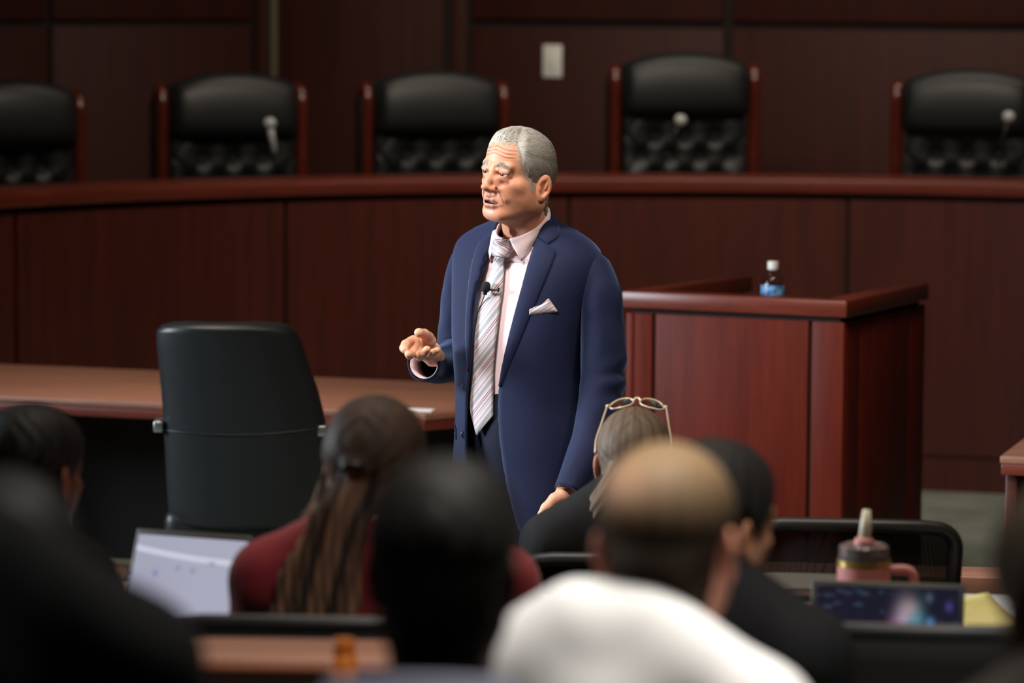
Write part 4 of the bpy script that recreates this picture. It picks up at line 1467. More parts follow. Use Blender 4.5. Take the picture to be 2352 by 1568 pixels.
nrm_c = vnormals(cv, cq)
outer = np.where((skull_sdf(cv, MAN_NECK) > 0.0003))[0]
wts = 1.0 + 3.0 * gauss(hair_g(cv[outer]), 0.014)
sel = rs.choice(outer, 14000, p=wts / wts.sum())
roots = cv[sel] + rs.normal(0, 0.0022, (len(sel), 3))
sks = lambda P: skull_sdf(P, MAN_NECK)
for _ in range(3):
    roots -= (sks(roots) - np.maximum(hair_th(roots) - 0.0002, 0.0002))[:, None] * grad(sks, roots)
L_ = np.where(roots[:, 2] > 0.055, rs.uniform(0.022, 0.042, len(sel)), rs.uniform(0.012, 0.022, len(sel)))
hsk = lambda P: skull_sdf(P, MAN_NECK) - np.maximum(hair_th(P), 0.0004)
sv, sq, sid = strands(roots, man_dir, L_, 0.00040, 0.0018, hsk, 6, 2)
# short sparse hairs that soften the hairline
hg = hair_g(hv)
edge = np.where((hg > -0.010) & (hg < 0.003) & (hv[:, 2] > -0.03) & (hv[:, 1] < 0.0) & (np.abs(hv[:, 0]) < 0.076))[0]
es = rs.choice(edge, 1500)
er = hv[es] + rs.normal(0, 0.0008, (len(es), 3))
hs0 = lambda P: head_sdf(P, ears=False, neck=None, old=0)
er -= hs0(er)[:, None] * grad(hs0, er)
ev, eq, eid = strands(er, man_dir, rs.uniform(0.006, 0.013, len(es)), 0.00030, 0.0012, hs0, 4, 8)
tone = hair_tone(roots, rs.normal(0, 0.17, len(roots)))
tone_e = hair_tone(er, rs.normal(0.1, 0.15, len(er)))
hairV = np.concatenate([cv, sv, ev])
hairQ = np.concatenate([cq, sq + len(cv), eq + len(cv) + len(sv)])
hairC = np.concatenate([hair_tone(cv, np.full(len(cv), -0.30)), tone[sid], tone_e[eid]])
me = mesh_np('hair', from_head(hairV), hairQ)
set_col(me, hairC)
put('hair', me, M['hair_man'], man)
# eyebrows
for sx in (1, -1):
    n = 420
    t = rs.uniform(0, 1, n)
    px = 0.012 + 0.036 * t
    pz = 0.0165 + 0.0085 * np.sin(np.clip(t * 1.05, 0, 1) ** 0.85 * PI) - 0.0035 * t * t + rs.normal(0, 0.0024, n)
    R_ = np.stack([px * sx, np.full(n, -0.12), pz], 1)
    hs = lambda P: head_sdf(P, ears=False, neck=False)
    for _ in range(14):
        R_[:, 1] += hs(R_) * 0.9
    R_[:, 1] += 0.0005
    def bd(P, s=sx):
        return np.stack([np.full(len(P), 0.9 * s), np.full(len(P), 0.1), np.where(np.abs(P[:, 0]) < 0.03, 0.45, -0.25)], 1)
    v, q, si = strands(R_, bd, rs.uniform(0.006, 0.011, n), 0.00042, 0.0016, hs, 4, 4)
    me = mesh_np('eyebrow', from_head(v), q)
    w = np.clip(rs.normal(0.62, 0.22, n), 0, 1)[:, None]
    set_col(me, (np.array(lin(96, 80, 66)) * (1 - w) + np.array(lin(190, 180, 166)) * w)[si])
    put('eyebrow', me, M['hair_man'], body)

# --- jacket
ys = np.concatenate([np.arange(484, 600, 5), np.arange(600, 1226, 12.5)])
rings = ring_table(TORSO, ys)
NC = 84


def wr(p, f, s=0):
    return mnoise.noise(Vector((p[0] * f[0] + s, p[1] * f[1], p[2] * f[2])))


G = []
for r in rings:
    a0 = r.angle(np.interp(r.py, EDGE_R[:, 0], EDGE_R[:, 1]))
    a1 = r.angle(np.interp(r.py, EDGE_L[:, 0], EDGE_L[:, 1])) + 2 * PI
    u = np.linspace(0, 1, NC)
    u = u - 0.08 * np.sin(u * 4 * PI) / (2 * PI)
    th = a0 + (a1 - a0) * u
    P = r.pts(th)
    # soft drape folds below the chest
    amp = 0.004 * np.clip((r.py - 640) / 200, 0, 1)
    for j, p in enumerate(P):
        o = p - r.c
        o = o / (np.linalg.norm(o) + 1e-9)
        P[j] = p + o * amp * wr(p, (7, 7, 2.2))
    G.append(P)
G = np.array(G)
JV = G.reshape(-1, 3)
nr = len(rings)
ii, kk = np.meshgrid(np.arange(nr - 1), np.arange(NC - 1), indexing='ij')
b_ = (ii * NC + kk).ravel()
JQ = np.stack([b_, b_ + NC, b_ + NC + 1, b_ + 1], 1)
me = mesh_np('jacket', JV, JQ)
jacket = put('jacket', me, M['suit'], man)
md = jacket.modifiers.new('solid', 'SOLIDIFY'); md.thickness = 0.005; md.offset = -1
bv_jacket = BVHTree.FromPolygons([tuple(p) for p in JV], [tuple(int(i) for i in q) for q in JQ])


def patch(name, bv, ea, eb, mat_, parent, n=24, m=8, off=0.004, bulge=0.0, thick=0.003, stripe=None, rim=0.0):
    """cloth patch between two photo-space edge polylines laid on a surface"""
    A, B_ = edge_pts(ea, n), edge_pts(eb, n)
    rows, S = [], []
    for i in range(n):
        row = []
        for k in range(m):
            t = k / (m - 1)
            p = A[i] * (1 - t) + B_[i] * t
            o = off + bulge * math.sin(PI * t) + rim * t
            row.append(cast(bv, p[0], p[1], o))
            if stripe:
                S.append(stripe(p[0], p[1]))
        rows.append(row)
    Vv = np.array([[*p] for r in rows for p in r])
    ii, kk = np.meshgrid(np.arange(n - 1), np.arange(m - 1), indexing='ij')
    b_ = (ii * m + kk).ravel()
    Qq = np.stack([b_, b_ + m, b_ + m + 1, b_ + 1], 1)
    N_ = vnormals(Vv, Qq)
    if (N_ @ (Vv.mean(0) - CAM)).sum() > 0:
        Qq = Qq[:, ::-1]
    me = mesh_np(name, Vv, Qq)
    if stripe:
        at_ = me.attributes.new('stripe', 'FLOAT', 'POINT')
        at_.data.foreach_set('value', np.array(S, np.float32))
    o = put(name, me, mat_, parent)
    md = o.modifiers.new('solid', 'SOLIDIFY'); md.thickness = thick; md.offset = 1
    return o


# his left lapel and collar
patch('lapel', bv_jacket, [(1234, 545), (1226, 562), (1211, 608), (1199, 653), (1184, 710), (1172, 760), (1160, 815), (1149, 884)],
      [(1262, 567), (1280, 580), (1268, 612), (1252, 650), (1238, 682), (1214, 738), (1186, 805), (1152, 888)], M['suit'], jacket, n=40, m=10, off=0.003, bulge=0.004, thick=0.003)
patch('collar', bv_jacket, [(1252, 479), (1249, 500), (1243, 522), (1235, 544)], [(1262, 486), (1276, 508), (1284, 530), (1283, 548), (1260, 564)], M['suit'], jacket, n=20, m=8, off=0.004, bulge=0.004, thick=0.003)
# his right lapel and collar, seen at a slant
patch('lapel', bv_jacket, [(1137, 540), (1121, 585), (1112, 617), (1100, 651), (1093, 683), (1088, 728), (1086, 780), (1082, 850)],
      [(1104, 556), (1096, 575), (1088, 600), (1081, 640), (1076, 690), (1073, 735), (1072, 780), (1079, 850)], M['suit'], jacket, n=40, m=8, off=0.003, bulge=0.004, thick=0.0025)
patch('collar', bv_jacket, [(1142, 519), (1138, 540)], [(1118, 528), (1117, 545), (1122, 552)], M['suit'], jacket, n=10, m=6, off=0.0015, bulge=0.001, thick=0.0012)
# pockets
patch('breast_pocket', bv_jacket, [(1216, 723), (1303, 712)], [(1217, 741), (1304, 731)], M['suit'], jacket, n=14, m=5, off=0.0015, thick=0.0025)
patch('pocket_flap', bv_jacket, [(1247, 996), (1280, 991), (1340, 984)], [(1253, 1046), (1262, 1049), (1340, 1037)], M['suit'], jacket, n=14, m=6, off=0.0015, thick=0.003)
patch('pocket_flap', bv_jacket, [(1045, 968), (1049, 992)], [(1053, 984), (1053, 1010)], M['suit'], jacket, n=6, m=4, off=0.004, thick=0.004)
for px, py in ((1071, 888), (1069, 998)):
    p = cast(bv_jacket, px, py, 0.003)
    mb = MB(); nn = (Vector(CAM) - p).normalized() + Vector((-0.5, 0, 0))
    mb.lathe([(0.002, 0.0035), (0.0055, 0.0025), (0.0085, 0.0045), (0.0095, 0.003), (0.0095, 0), (0.004, -0.001)], p, 14, axis=nn)
    mb.build('button', M['button'], jacket, smooth=True, world=True)
mb = MB()
p0, p1 = cast(bv_jacket, 1155, 909, 0.0006), cast(bv_jacket, 1169, 907, 0.0006)
mb.tube([p0, p1], 0.0009, 6)
M['thread'] = mat('thread', lin(120, 124, 150), 0.6)
mb.build('buttonhole', M['thread'], jacket, world=True)
# edge stitching line of his left front
# --- sleeves
def sleeve(name, pts, rads, flat, nseg=90, seg=40, seed=0.0, creases=()):
    """pts: (px, py, Y) path; rads in metres"""
    W3 = np.array([at(*p) for p in pts])
    C3 = catmull(W3, nseg)
    Rr = np.interp(np.linspace(0, 1, nseg), np.linspace(0, 1, len(rads)), rads)
    Vv = []
    up = np.array((0.2, -0.9, 0.3))
    for i in range(nseg):
        t = C3[min(i + 1, nseg - 1)] - C3[max(i - 1, 0)]
        t /= np.linalg.norm(t)
        a = np.cross(t, up); a /= np.linalg.norm(a)
        b = np.cross(a, t)
        s = i / (nseg - 1)
        for k in range(seg):
            th = 2 * PI * k / seg
            d = a * math.cos(th) + b * math.sin(th) * flat
            p = C3[i] + d * Rr[i]
            w = 0.0
            for s0, wd, amp, fr, tw in creases:
                w += amp * math.exp(-((s - s0) / wd) ** 2) * math.sin((s - s0) * fr + math.cos(th - tw) * 2.2) * max(0.0, math.cos(th - tw))
            w += 0.0035 * mnoise.noise(Vector((s * 9 + seed, math.cos(th) * 1.3, math.sin(th) * 1.3)))
            Vv.append(p + d / np.linalg.norm(d) * w)
    Vv = np.array(Vv)
    ii, kk = np.meshgrid(np.arange(nseg - 1), np.arange(seg), indexing='ij')
    b0 = (ii * seg + kk).ravel(); b1 = (ii * seg + (kk + 1) % seg).ravel()
    Qq = np.stack([b0, b1, b1 + seg, b0 + seg], 1)
    # close the shoulder end
    me = mesh_np(name, Vv, Qq)
    o = put(name, me, M['suit'], man)
    md = o.modifiers.new('solid', 'SOLIDIFY'); md.thickness = 0.004; md.offset = -1
    return o, C3


SL, _ = sleeve('sleeve', [(1344, 600, 9.13), (1363, 622, 9.105), (1374, 665, 9.085), (1382, 740, 9.075), (1386, 820, 9.07), (1383, 885, 9.06), (1371, 960, 9.035), (1348, 1040, 8.995), (1307, 1130, 8.95)],
               [0.020, 0.044, 0.0515, 0.0530, 0.0535, 0.053, 0.050, 0.0455, 0.0355], 1.12, seed=2.0,
               creases=((0.62, 0.10, 0.0052, 62, 2.6), (0.74, 0.07, 0.0045, 75, 3.6), (0.30, 0.16, 0.0025, 30, 2.0)))
SR, _ = sleeve('sleeve', [(1088, 578, 9.28), (1074, 600, 9.31), (1064, 650, 9.345), (1060, 700, 9.375), (1056, 755, 9.405), (1052, 806, 9.41), (1036, 826, 9.36), (1005, 838, 9.26), (972, 836, 9.155)],
               [0.026, 0.042, 0.0480, 0.0500, 0.0520, 0.0540, 0.0500, 0.0450, 0.0400], 1.0, seed=7.0,
               creases=((0.58, 0.08, 0.006, 70, 2.0), (0.68, 0.05, 0.005, 80, 1.0)))
# shirt cuffs
for pts, r0, r1 in (([(999, 837, 9.245), (974, 836, 9.160)], 0.0365, 0.0368), ([(1312, 1118, 8.965), (1305, 1131, 8.952)], 0.031, 0.0305)):
    mb = MB()
    mb.tube([at(*p) for p in pts], [r0, r1], 28, cap=False)
    mb.build('shirt_cuff', M['shirt_pink'], man, smooth=True, world=True, solid=0.002)

# --- shirt
SH = [(470, 1152, 1253, 0.97, 9.150), (500, 1140, 1252, 0.95, 9.155), (528, 1120, 1256, 0.80, 9.165), (552, 1112, 1290, 0.60, 9.180), (575, 1085, 1325, 0.54, 9.190)]
tt = [(y, a + 8, b - 8, c, d) for y, a, b, c, d in TORSO if y > 590]
SH = SH + tt
ys2 = np.concatenate([np.arange(470, 600, 6), np.arange(600, 1020, 10)])
sr = ring_table(SH, ys2)
th = np.linspace(math.radians(-70), math.radians(200), 70)
GS = []
for r in sr:
    P = r.pts(th, -0.012 if r.py > 590 else -0.002)
    if r.py > 560:
        for j, p in enumerate(P):
            o = (p - r.c); o /= np.linalg.norm(o) + 1e-9
            P[j] = p + o * 0.0035 * wr(p, (9, 9, 4), 4.0)
    GS.append(P)
GS = np.array(GS)
ns, mc = GS.shape[:2]
SVv = GS.reshape(-1, 3)
ii, kk = np.meshgrid(np.arange(ns - 1), np.arange(mc - 1), indexing='ij')
b_ = (ii * mc + kk).ravel()
SQq = np.stack([b_, b_ + 1, b_ + mc + 1, b_ + mc], 1)
bv_shirt = BVHTree.FromPolygons([tuple(p) for p in SVv], [tuple(int(i) for i in q) for q in SQq])
i0 = int(np.argmin(np.abs(ys2 - 558)))
i1 = int(np.argmin(np.abs(ys2 - 940)))
sub = (ii.ravel() >= i0) & (ii.ravel() < i1)
me = mesh_np('shirt', SVv, SQq[sub])
shirt = put('shirt', me, M['shirt_pink'], man)
md = shirt.modifiers.new('solid', 'SOLIDIFY'); md.thickness = 0.002; md.offset = -1
# collar: stand around the neck and two points folded over it
CC = at(1198, 507, 9.15)
def collar_pt(phi, rad, dz):
    a = math.radians(phi)
    p = CC + (BF * math.cos(a) + BL * math.sin(a)) * rad
    return Vector(p) + Vector((0, 0, -0.0444 * math.cos(a) + dz))
mb = MB()
mb.grid([[collar_pt(k * 7.5, rad, dz) for k in range(48)] for rad, dz in ((0.0640, -0.026), (0.0640, -0.014), (0.0632, 0.0))], close=True)
mb.build('collar_stand', M['shirt_pink'], shirt, smooth=True, world=True, solid=0.002)
def collar_flap(ph0, ph1, low, n=26, m=12):
    lo_ = edge_pts([q[:2] for q in low], n)
    kk_ = np.linspace(0, len(low) - 1, n)
    rows = []
    for i in range(n):
        t = i / (n - 1)
        top = collar_pt(lerp(ph0, ph1, t), 0.0650, 0.0030)
        tp2 = collar_pt(lerp(ph0, ph1, t), 0.0680, 0.0010)
        yv = np.interp(kk_[i], np.arange(len(low)), [q[2] for q in low])
        bot = Vector(at(lo_[i, 0], lo_[i, 1], yv))
        row = [top]
        for k in range(m):
            w = k / (m - 1)
            p = tp2.lerp(bot, w)
            nn = (p - Vector(CC)); nn.z = 0; nn.normalize()
            row.append(p + nn * (0.006 * math.sin(PI * w)))
        rows.append(row)
    b2 = MB(); b2.grid(rows)
    return b2.build('collar_point', M['shirt_pink'], shirt, smooth=True, world=True, solid=0.0022)
yt = cast(bv_shirt, 1197, 598).y - 0.010
collar_flap(9, 140, [(1197, 599, yt), (1206, 590, yt + 0.006), (1222, 568, yt + 0.02), (1240, 545, yt + 0.05), (1254, 520, 9.12), (1262, 500, 9.17)])
yt = cast(bv_shirt, 1126, 596).y - 0.008
collar_flap(-9, -55, [(1124.5, 597, yt), (1122, 580, yt + 0.006), (1128, 560, yt + 0.02), (1138, 535, yt + 0.05)])
mb = MB()
for py in (640, 700, 765, 835, 905):
    p = cast(bv_shirt, np.interp(py, (600, 940), (1158, 1139)) + 6, py, 0.001)
    mb.lathe([(0.001, 0.001), (0.0045, 0.0014), (0.0050, 0)], p, 12, axis=Vector(CAM) - p)

# --- tie
stripe = lambda x, y: (x * 0.80 + y * 0.60) / 900.0
tie_a = [(1141, 584), (1131, 620), (1118, 660), (1108, 700), (1099.5, 740), (1091, 790), (1085.5, 847), (1082.5, 925), (1086, 952), (1098, 995)]
tie_b = [(1163, 588), (1161, 620), (1158, 660), (1152, 700), (1147, 740), (1141, 790), (1136, 847), (1136, 925), (1136, 954), (1099, 996)]
def strip(name, pairs, off, bulge, thick, n, m, stripe_f, parent, bv):
    pa = np.array(pairs, float)
    s = np.linspace(0, len(pa) - 1, n)
    A = np.stack([np.interp(s, np.arange(len(pa)), pa[:, k]) for k in range(4)], 1)
    rows, S = [], []
    for i in range(n):
        pl = [cast(bv, *(A[i, :2] * (1 - t) + A[i, 2:] * t), 0) for t in np.linspace(0, 1, m)]
        for k, p in enumerate(pl):
            t = k / (m - 1)
            q = A[i, :2] * (1 - t) + A[i, 2:] * t
            nn = (Vector(BF) * 0.8 + Vector((0, -0.6, 0))).normalized()
            rows.append(p + nn * (off + bulge * math.sin(PI * t)))
            S.append(stripe_f(*q))
    Vv = np.array([[*p] for p in rows])
    ii, kk = np.meshgrid(np.arange(n - 1), np.arange(m - 1), indexing='ij')
    b_ = (ii * m + kk).ravel()
    Qq = np.stack([b_, b_ + m, b_ + m + 1, b_ + 1], 1)
    me = mesh_np(name, Vv, Qq)
    a_ = me.attributes.new('stripe', 'FLOAT', 'POINT')
    a_.data.foreach_set('value', np.array(S, np.float32))
    o = put(name, me, M['stripes'], parent)
    md = o.modifiers.new('solid', 'SOLIDIFY'); md.thickness = thick; md.offset = 1
    return o
tie = strip('tie', [a + b for a, b in zip(tie_a, tie_b)], 0.008, 0.003, 0.003, 70, 11, stripe, man, bv_shirt)
strip('tie_knot', [(1150, 549, 1171, 548), (1142, 556, 1176, 558), (1140, 566, 1180, 570), (1141, 577, 1174, 580), (1143, 586, 1164, 589)], 0.022, 0.010, 0.006, 18, 11,
      lambda x, y: (-x * 0.62 + y * 0.78) / 900.0, tie, bv_shirt)
# --- pocket square
patch('pocket_square', bv_jacket, [(1219, 709), (1234, 704), (1247, 699), (1261, 685), (1270, 700), (1279, 714)],
      [(1218, 723), (1232, 721.5), (1246, 720), (1260, 718), (1270, 716.5), (1279, 715.5)], M['stripes'], man, n=30, m=8, off=0.004, bulge=0.005, thick=0.002,
      stripe=lambda x, y: (x * 0.55 + y * 0.9) / 900.0)
# --- trousers and shoes
def trouser_sdf(P):
    d = sd_ell(P, HIP + (0, 0, 0.10), (0.165, 0.125, 0.20))
    d = smax(d, P[:, 2] - (HIP[2] + 0.185), 0.004)
    for sgn in (-1, 1):
        h = HIP + BL * 0.088 * sgn
        k = h + BF * 0.02 + np.array((0, 0, -0.44))
        a_ = k + np.array((0, 0, -0.435)) - BF * 0.02
        d = smin(d, sd_chain(P, [h, k, a_], [0.105, 0.088, 0.082]), 0.05)
    return smax(d, 0.045 - P[:, 2], 0.004)
v, q = mesh_sdf(trouser_sdf, (-0.3, 8.85, 0.02), (0.45, 9.5, 1.2), 0.012)
put('trousers', mesh_np('trousers', v, q), M['trousers'], man)
for sgn in (-1, 1):
    b0 = HIP + BL * 0.088 * sgn; b0[2] = 0
    def shoe_sdf(P, b0=b0):
        d = sd_chain(P, [b0 + np.array((0, 0, 0.05)) - BF * 0.03, b0 + BF * 0.09 + np.array((0, 0, 0.042)), b0 + BF * 0.19 + np.array((0, 0, 0.034))], [0.046, 0.044, 0.034], 0.02)
        d = smin(d, sd_cap(P, b0 + np.array((0, 0, 0.05)), b0 + np.array((0, 0, 0.12)), 0.043, 0.040), 0.02)
        return smax(d, 0.001 - P[:, 2], 0.003)
    v, q = mesh_sdf(shoe_sdf, b0 + np.array((-0.28, -0.28, -0.01)), b0 + np.array((0.28, 0.28, 0.2)), 0.008)
    put('shoe', mesh_np('shoe', v, q), M['shoe'], man)

# --- lapel microphone clipped to the tie
mp = cast(bv_shirt, 1133, 662, 0.030)
mic = thing('lapel_microphone', 'small black clip-on microphone with foam windscreen on the striped tie', 'microphone', mp)
mb = MB()
mb.lathe([(0.001, 0.0145), (0.007, 0.013), (0.0105, 0.008), (0.0115, 0.0), (0.0105, -0.008), (0.008, -0.012), (0.001, -0.013)], mp, 20, axis=(0.15, 0, 1))
mb.build('windscreen', M['mic_foam'], mic, smooth=True, world=True)
mb = MB()
mb.tube([mp + Vector((-0.002, 0, -0.011)), mp + Vector((-0.003, 0, -0.019))], 0.0058, 12)
mb.build('capsule', M['black_plastic'], mic, world=True, smooth=True)
mb = MB()
e = cast(bv_shirt, 1157, 668, 0.022)
mb.tube([mp + Vector((0.004, 0.004, -0.006)), (mp + e) / 2 + Vector((0, 0, -0.003)), e], [0.0028, 0.0026, 0.0022], 8)
mb.tube([e + Vector((-0.002, 0, -0.004)), e + Vector((0, 0, 0.006))], 0.0026, 8)
mb.build('tie_clip', M['black_plastic'], mic, world=True)
mb = MB()
cab = [mp + Vector((-0.003, 0, -0.019))] + [cast(bv_shirt, x, y, o) for x, y, o in ((1119, 690, .016), (1108, 710, .012), (1101, 732, .010), (1096, 765, .008), (1090, 800, .006), (1084, 850, .004))]
mb.tube(catmull([list(p) for p in cab], 30), 0.0013, 6)
mb.build('cable', M['black_plastic'], mic, world=True, smooth=True)
# ------------------------------------------------------------------ gallery furniture
TA, TB, TC = 0.08, 0.23, 0.39          # floor levels of the two upper rows
# low rail in front of the first row, right side
t = thing('gallery_rail', 'low reddish wooden rail running past the right side of the front row', 'rail', (1.35, 8.28, 0))
ra = math.radians(-20)
e0 = np.array(atz(1600, 1308, 0.75)[:2]); 
e1 = np.array(atz(2290, 1326, 0.75)[:2])
ud = (e1 - e0) / np.linalg.norm(e1 - e0); vd = np.array((-ud[1], ud[0])); e1 = e1 + ud * 0.9
mb = MB(); mb.prism([e0, e1, e1 + vd * 0.15, e0 + vd * 0.15], 0.704, 0.75); mb.build('rail_cap', M['wood_desk'], t, bevel=0.003, world=True)
mb = MB(); i_ = vd * 0.03; mb.prism([e0 + i_ + ud * .02, e1 + i_ - ud * .02, e1 + i_ * 4 - ud * .02, e0 + i_ * 4 + ud * .02], 0.0, 0.705); mb.build('rail_panel', M['wood_stand'], t, world=True)
# desk of the second row
DR = math.radians(-8)
dA = (np.array((math.cos(DR), math.sin(DR))), np.array((-math.sin(DR), math.cos(DR))))
oA = np.array((0.075, 6.72))
def desk(name, label, o, d, x0, x1, depth, z, floor, ledge=None):
    P2 = lambda u, v: o + d[0] * u + d[1] * v
    c = P2((x0 + x1) / 2, depth / 2)
    t = thing(name, label, 'desk', (c[0], c[1], floor))
    mb = MB(); mb.prism([P2(x0, 0), P2(x1, 0), P2(x1, depth), P2(x0, depth)], z - 0.03, z); mb.build('desk_top', M['wood_desk'], t, bevel=0.004, world=True)
    mb = MB(); mb.prism([P2(x0, depth - 0.03), P2(x1, depth - 0.03), P2(x1, depth), P2(x0, depth)], floor, z - 0.03); mb.build('front_panel', M['wood_bench'], t, world=True)
    for u in (x0, (x0 + x1) / 2, x1 - 0.04):
        mb = MB(); mb.prism([P2(u, 0.08), P2(u + 0.04, 0.08), P2(u + 0.04, depth - 0.03), P2(u, depth - 0.03)], floor, z - 0.03); mb.build('leg_panel', M['wood_bench'], t, world=True)
    if ledge:
        w, h = ledge
        mb = MB(); mb.prism([P2(x0, depth - 0.01), P2(x1, depth - 0.01), P2(x1, depth + 0.02), P2(x0, depth + 0.02)], z, z + h - 0.02); mb.build('upstand', M['black_plastic'], t, world=True)
        mb = MB(); mb.prism([P2(x0, depth - 0.02), P2(x1, depth - 0.02), P2(x1, depth + w - 0.02), P2(x0, depth + w - 0.02)], z + h - 0.02, z + h); mb.build('ledge', M['wood_desk'], t, bevel=0.004, world=True)
    return t
desk('gallery_desk', 'long brown desk of the middle row carrying both open laptops', oA, dA, -1.75, 1.9, 0.85, 0.83, TA)
dB = (np.array((math.cos(math.radians(-3)), math.sin(math.radians(-3)))), np.array((-math.sin(math.radians(-3)), math.cos(math.radians(-3)))))
desk('gallery_desk', 'near-row desk with pale wood ledge above black upstand, lower left', np.array((-0.45, 5.08)), dB, -1.3, 0.55, 0.65, 0.985, TB, ledge=(0.19, 0.055))

# mesh-backed chairs
M['mesh'] = mat('chair_mesh', lin(20, 20, 21), 0.8, bump=0.4, bscale=900)
m_, N_, L_n, B_n = new_mat('open_mesh')
tc = N_.new('ShaderNodeTexCoord'); w1 = N_.new('ShaderNodeTexChecker'); w1.inputs['Scale'].default_value = 420
L_n.new(tc.outputs['Object'], w1.inputs['Vector'])
mr = N_.new('ShaderNodeMapRange'); mr.inputs['To Min'].default_value = 0.62; mr.inputs['To Max'].default_value = 1.0
L_n.new(w1.outputs['Fac'], mr.inputs['Value']); L_n.new(mr.outputs[0], B_n.inputs['Alpha'])
B_n.inputs['Base Color'].default_value = (*lin(18, 18, 19), 1); B_n.inputs['Roughness'].default_value = 0.8
M['open_mesh'] = m_
def task_chair(label, px, py, Y, floor, width, yaw=0.0, solid=False, group='mesh chairs of the gallery'):
    """chair seen from behind; (px, py) middle of its top edge at depth Y; it faces away (+y)"""
    top = at(px, py, Y)
    t = thing('task_chair', label, 'chair', (top[0], top[1], floor), yaw, group=group)
    H = top[2] - floor
    w = width / 2
    r = 0.045
    zb = H - 0.46
    out = []
    for a in np.linspace(0, PI / 2, 8): out.append((w - r + r * math.sin(PI / 2 - a) , H - r + r * math.cos(PI / 2 - a)) )
    cor = [(w - r + r * math.cos(a), H - r + r * math.sin(a)) for a in np.linspace(0, PI / 2, 9)]
    pts = [(w - 0.03, zb), (w - 0.012, zb + 0.15)] + cor
    full_ = pts + [(-x, z) for x, z in pts[::-1]]
    cv_ = lambda x, z: 0.035 * (x / w) ** 2 - 0.10 * (z - H) * 0.35 * -1
    P = [(x, cv_(x, z), z) for x, z in full_] 
    # top edge subdivided so that it bows
    topx = np.linspace(w - r, -(w - r), 16)
    i0 = 2 + 9
    P = [(x, cv_(x, z), z) for x, z in full_[:i0]] + [(x, cv_(x, H), H + 0.006 * (1 - (x / w) ** 2)) for x in topx[1:-1]] + [(x, cv_(x, z), z) for x, z in full_[i0:]]
    P.append(P[0]) if False else None
    mb = MB(); mb.tube(P, 0.0165, 10, flat=1.0); mb.build('back_frame', M['rim_plastic'], t, smooth=True)
    nx, nz = 14, 12
    rows = []
    for j in range(nz):
        z = lerp(zb, H - 0.008, j / (nz - 1))
        rows.append([(u * (w - 0.012), cv_(u * w, z) + 0.002, z) for u in np.linspace(-1, 1, nx)])
    mb = MB(); mb.grid(rows); mb.build('back_mesh' if not solid else 'back_pad', M['open_mesh'] if not solid else M['mesh'], t, smooth=True, solid=0.004 if not solid else 0.03)
    mb = MB(); mb.tube([(-w + 0.03, 0.0, zb), (w - 0.03, 0.0, zb)], 0.016, 8); mb.build('lower_bar', M['black_plastic'], t)
    mb = MB(); mb.tube(catmull([(0, -0.02, zb + 0.03), (0, -0.03, zb - 0.1), (0, 0.12, 0.42)], 10), 0.026, 8); mb.build('spine', M['black_plastic'], t, smooth=True)
    mb = MB(); mb.box((0, 0.30, 0.44), (width, 0.46, 0.07)); mb.build('seat', M['mesh'], t, bevel=0.03, seg=3)
    for s in (-1, 1):
        mb = MB(); mb.tube(catmull([(s * w, 0.2, 0.43), (s * (w + 0.04), 0.18, 0.55), (s * (w + 0.04), 0.2, 0.64), (s * (w + 0.035), 0.36, 0.655)], 14), 0.015, 8); mb.build('armrest', M['black_plastic'], t, smooth=True)
    mb = MB(); mb.tube([(0, 0.28, 0.09), (0, 0.28, 0.41)], 0.028, 10); mb.build('column', M['black_plastic'], t)
    for k in range(5):
        a = 2 * PI * k / 5 + 0.5
        e_ = (0.27 * math.cos(a), 0.28 + 0.27 * math.sin(a))
        mb = MB(); mb.tube([(0, 0.28, 0.10), (e_[0], e_[1], 0.06)], [0.024, 0.017], 8); b = mb.build('base_spoke', M['black_plastic'], t)
        mb = MB(); mb.lathe([(0.02, -0.012), (0.025, 0), (0.02, 0.012)], (e_[0], e_[1], 0.0255), 10, axis=(-math.sin(a), math.cos(a), 0)); mb.build('caster', M['black_plastic'], b)
    return t
task_chair('empty black mesh chair in the front row, behind the pink tumbler', 1962, 1213, 7.75, 0, 0.44, math.radians(-6))
task_chair('black mesh chair under the person with glasses on the head', 1428, 1292, 7.74, 0, 0.43, math.radians(-3))
task_chair('black padded chair holding the person in the red top', 700, 1441, 6.06, TA, 0.50, math.radians(-2), solid=True)
task_chair('empty dark padded chair in front of the dark laptop screen, lower right', 2165, 1462, 5.98, TA, 0.46, math.radians(-5), solid=True)

# ------------------------------------------------------------------ seated people
def head_frame(px, py, Y, yaw, pitch, roll, s, top=0.128):
    R_ = rotm('Z', 180 + yaw) @ rotm('X', pitch) @ rotm('Y', roll)
    T_ = at(px, py, Y) - np.array((0, 0, top * s))
    return R_, T_, s


def hair_arrays(style):
    if style == 'short':
        return np.array([(0, .085), (40, .085), (55, .05), (68, .0), (82, -.02), (92, -.01), (99, .015), (112, .01), (122, -.03), (140, -.065), (180, -.075)], float)
    if style == 'crop':
        return np.array([(0, .085), (40, .085), (55, .05), (68, .0), (82, -.03), (92, -.02), (99, .01), (112, .0), (122, -.06), (140, -.105), (180, -.12)], float)
    return np.array([(0, .08), (35, .075), (55, .03), (75, -.02), (95, -.03), (110, -.06), (180, -.09)], float)


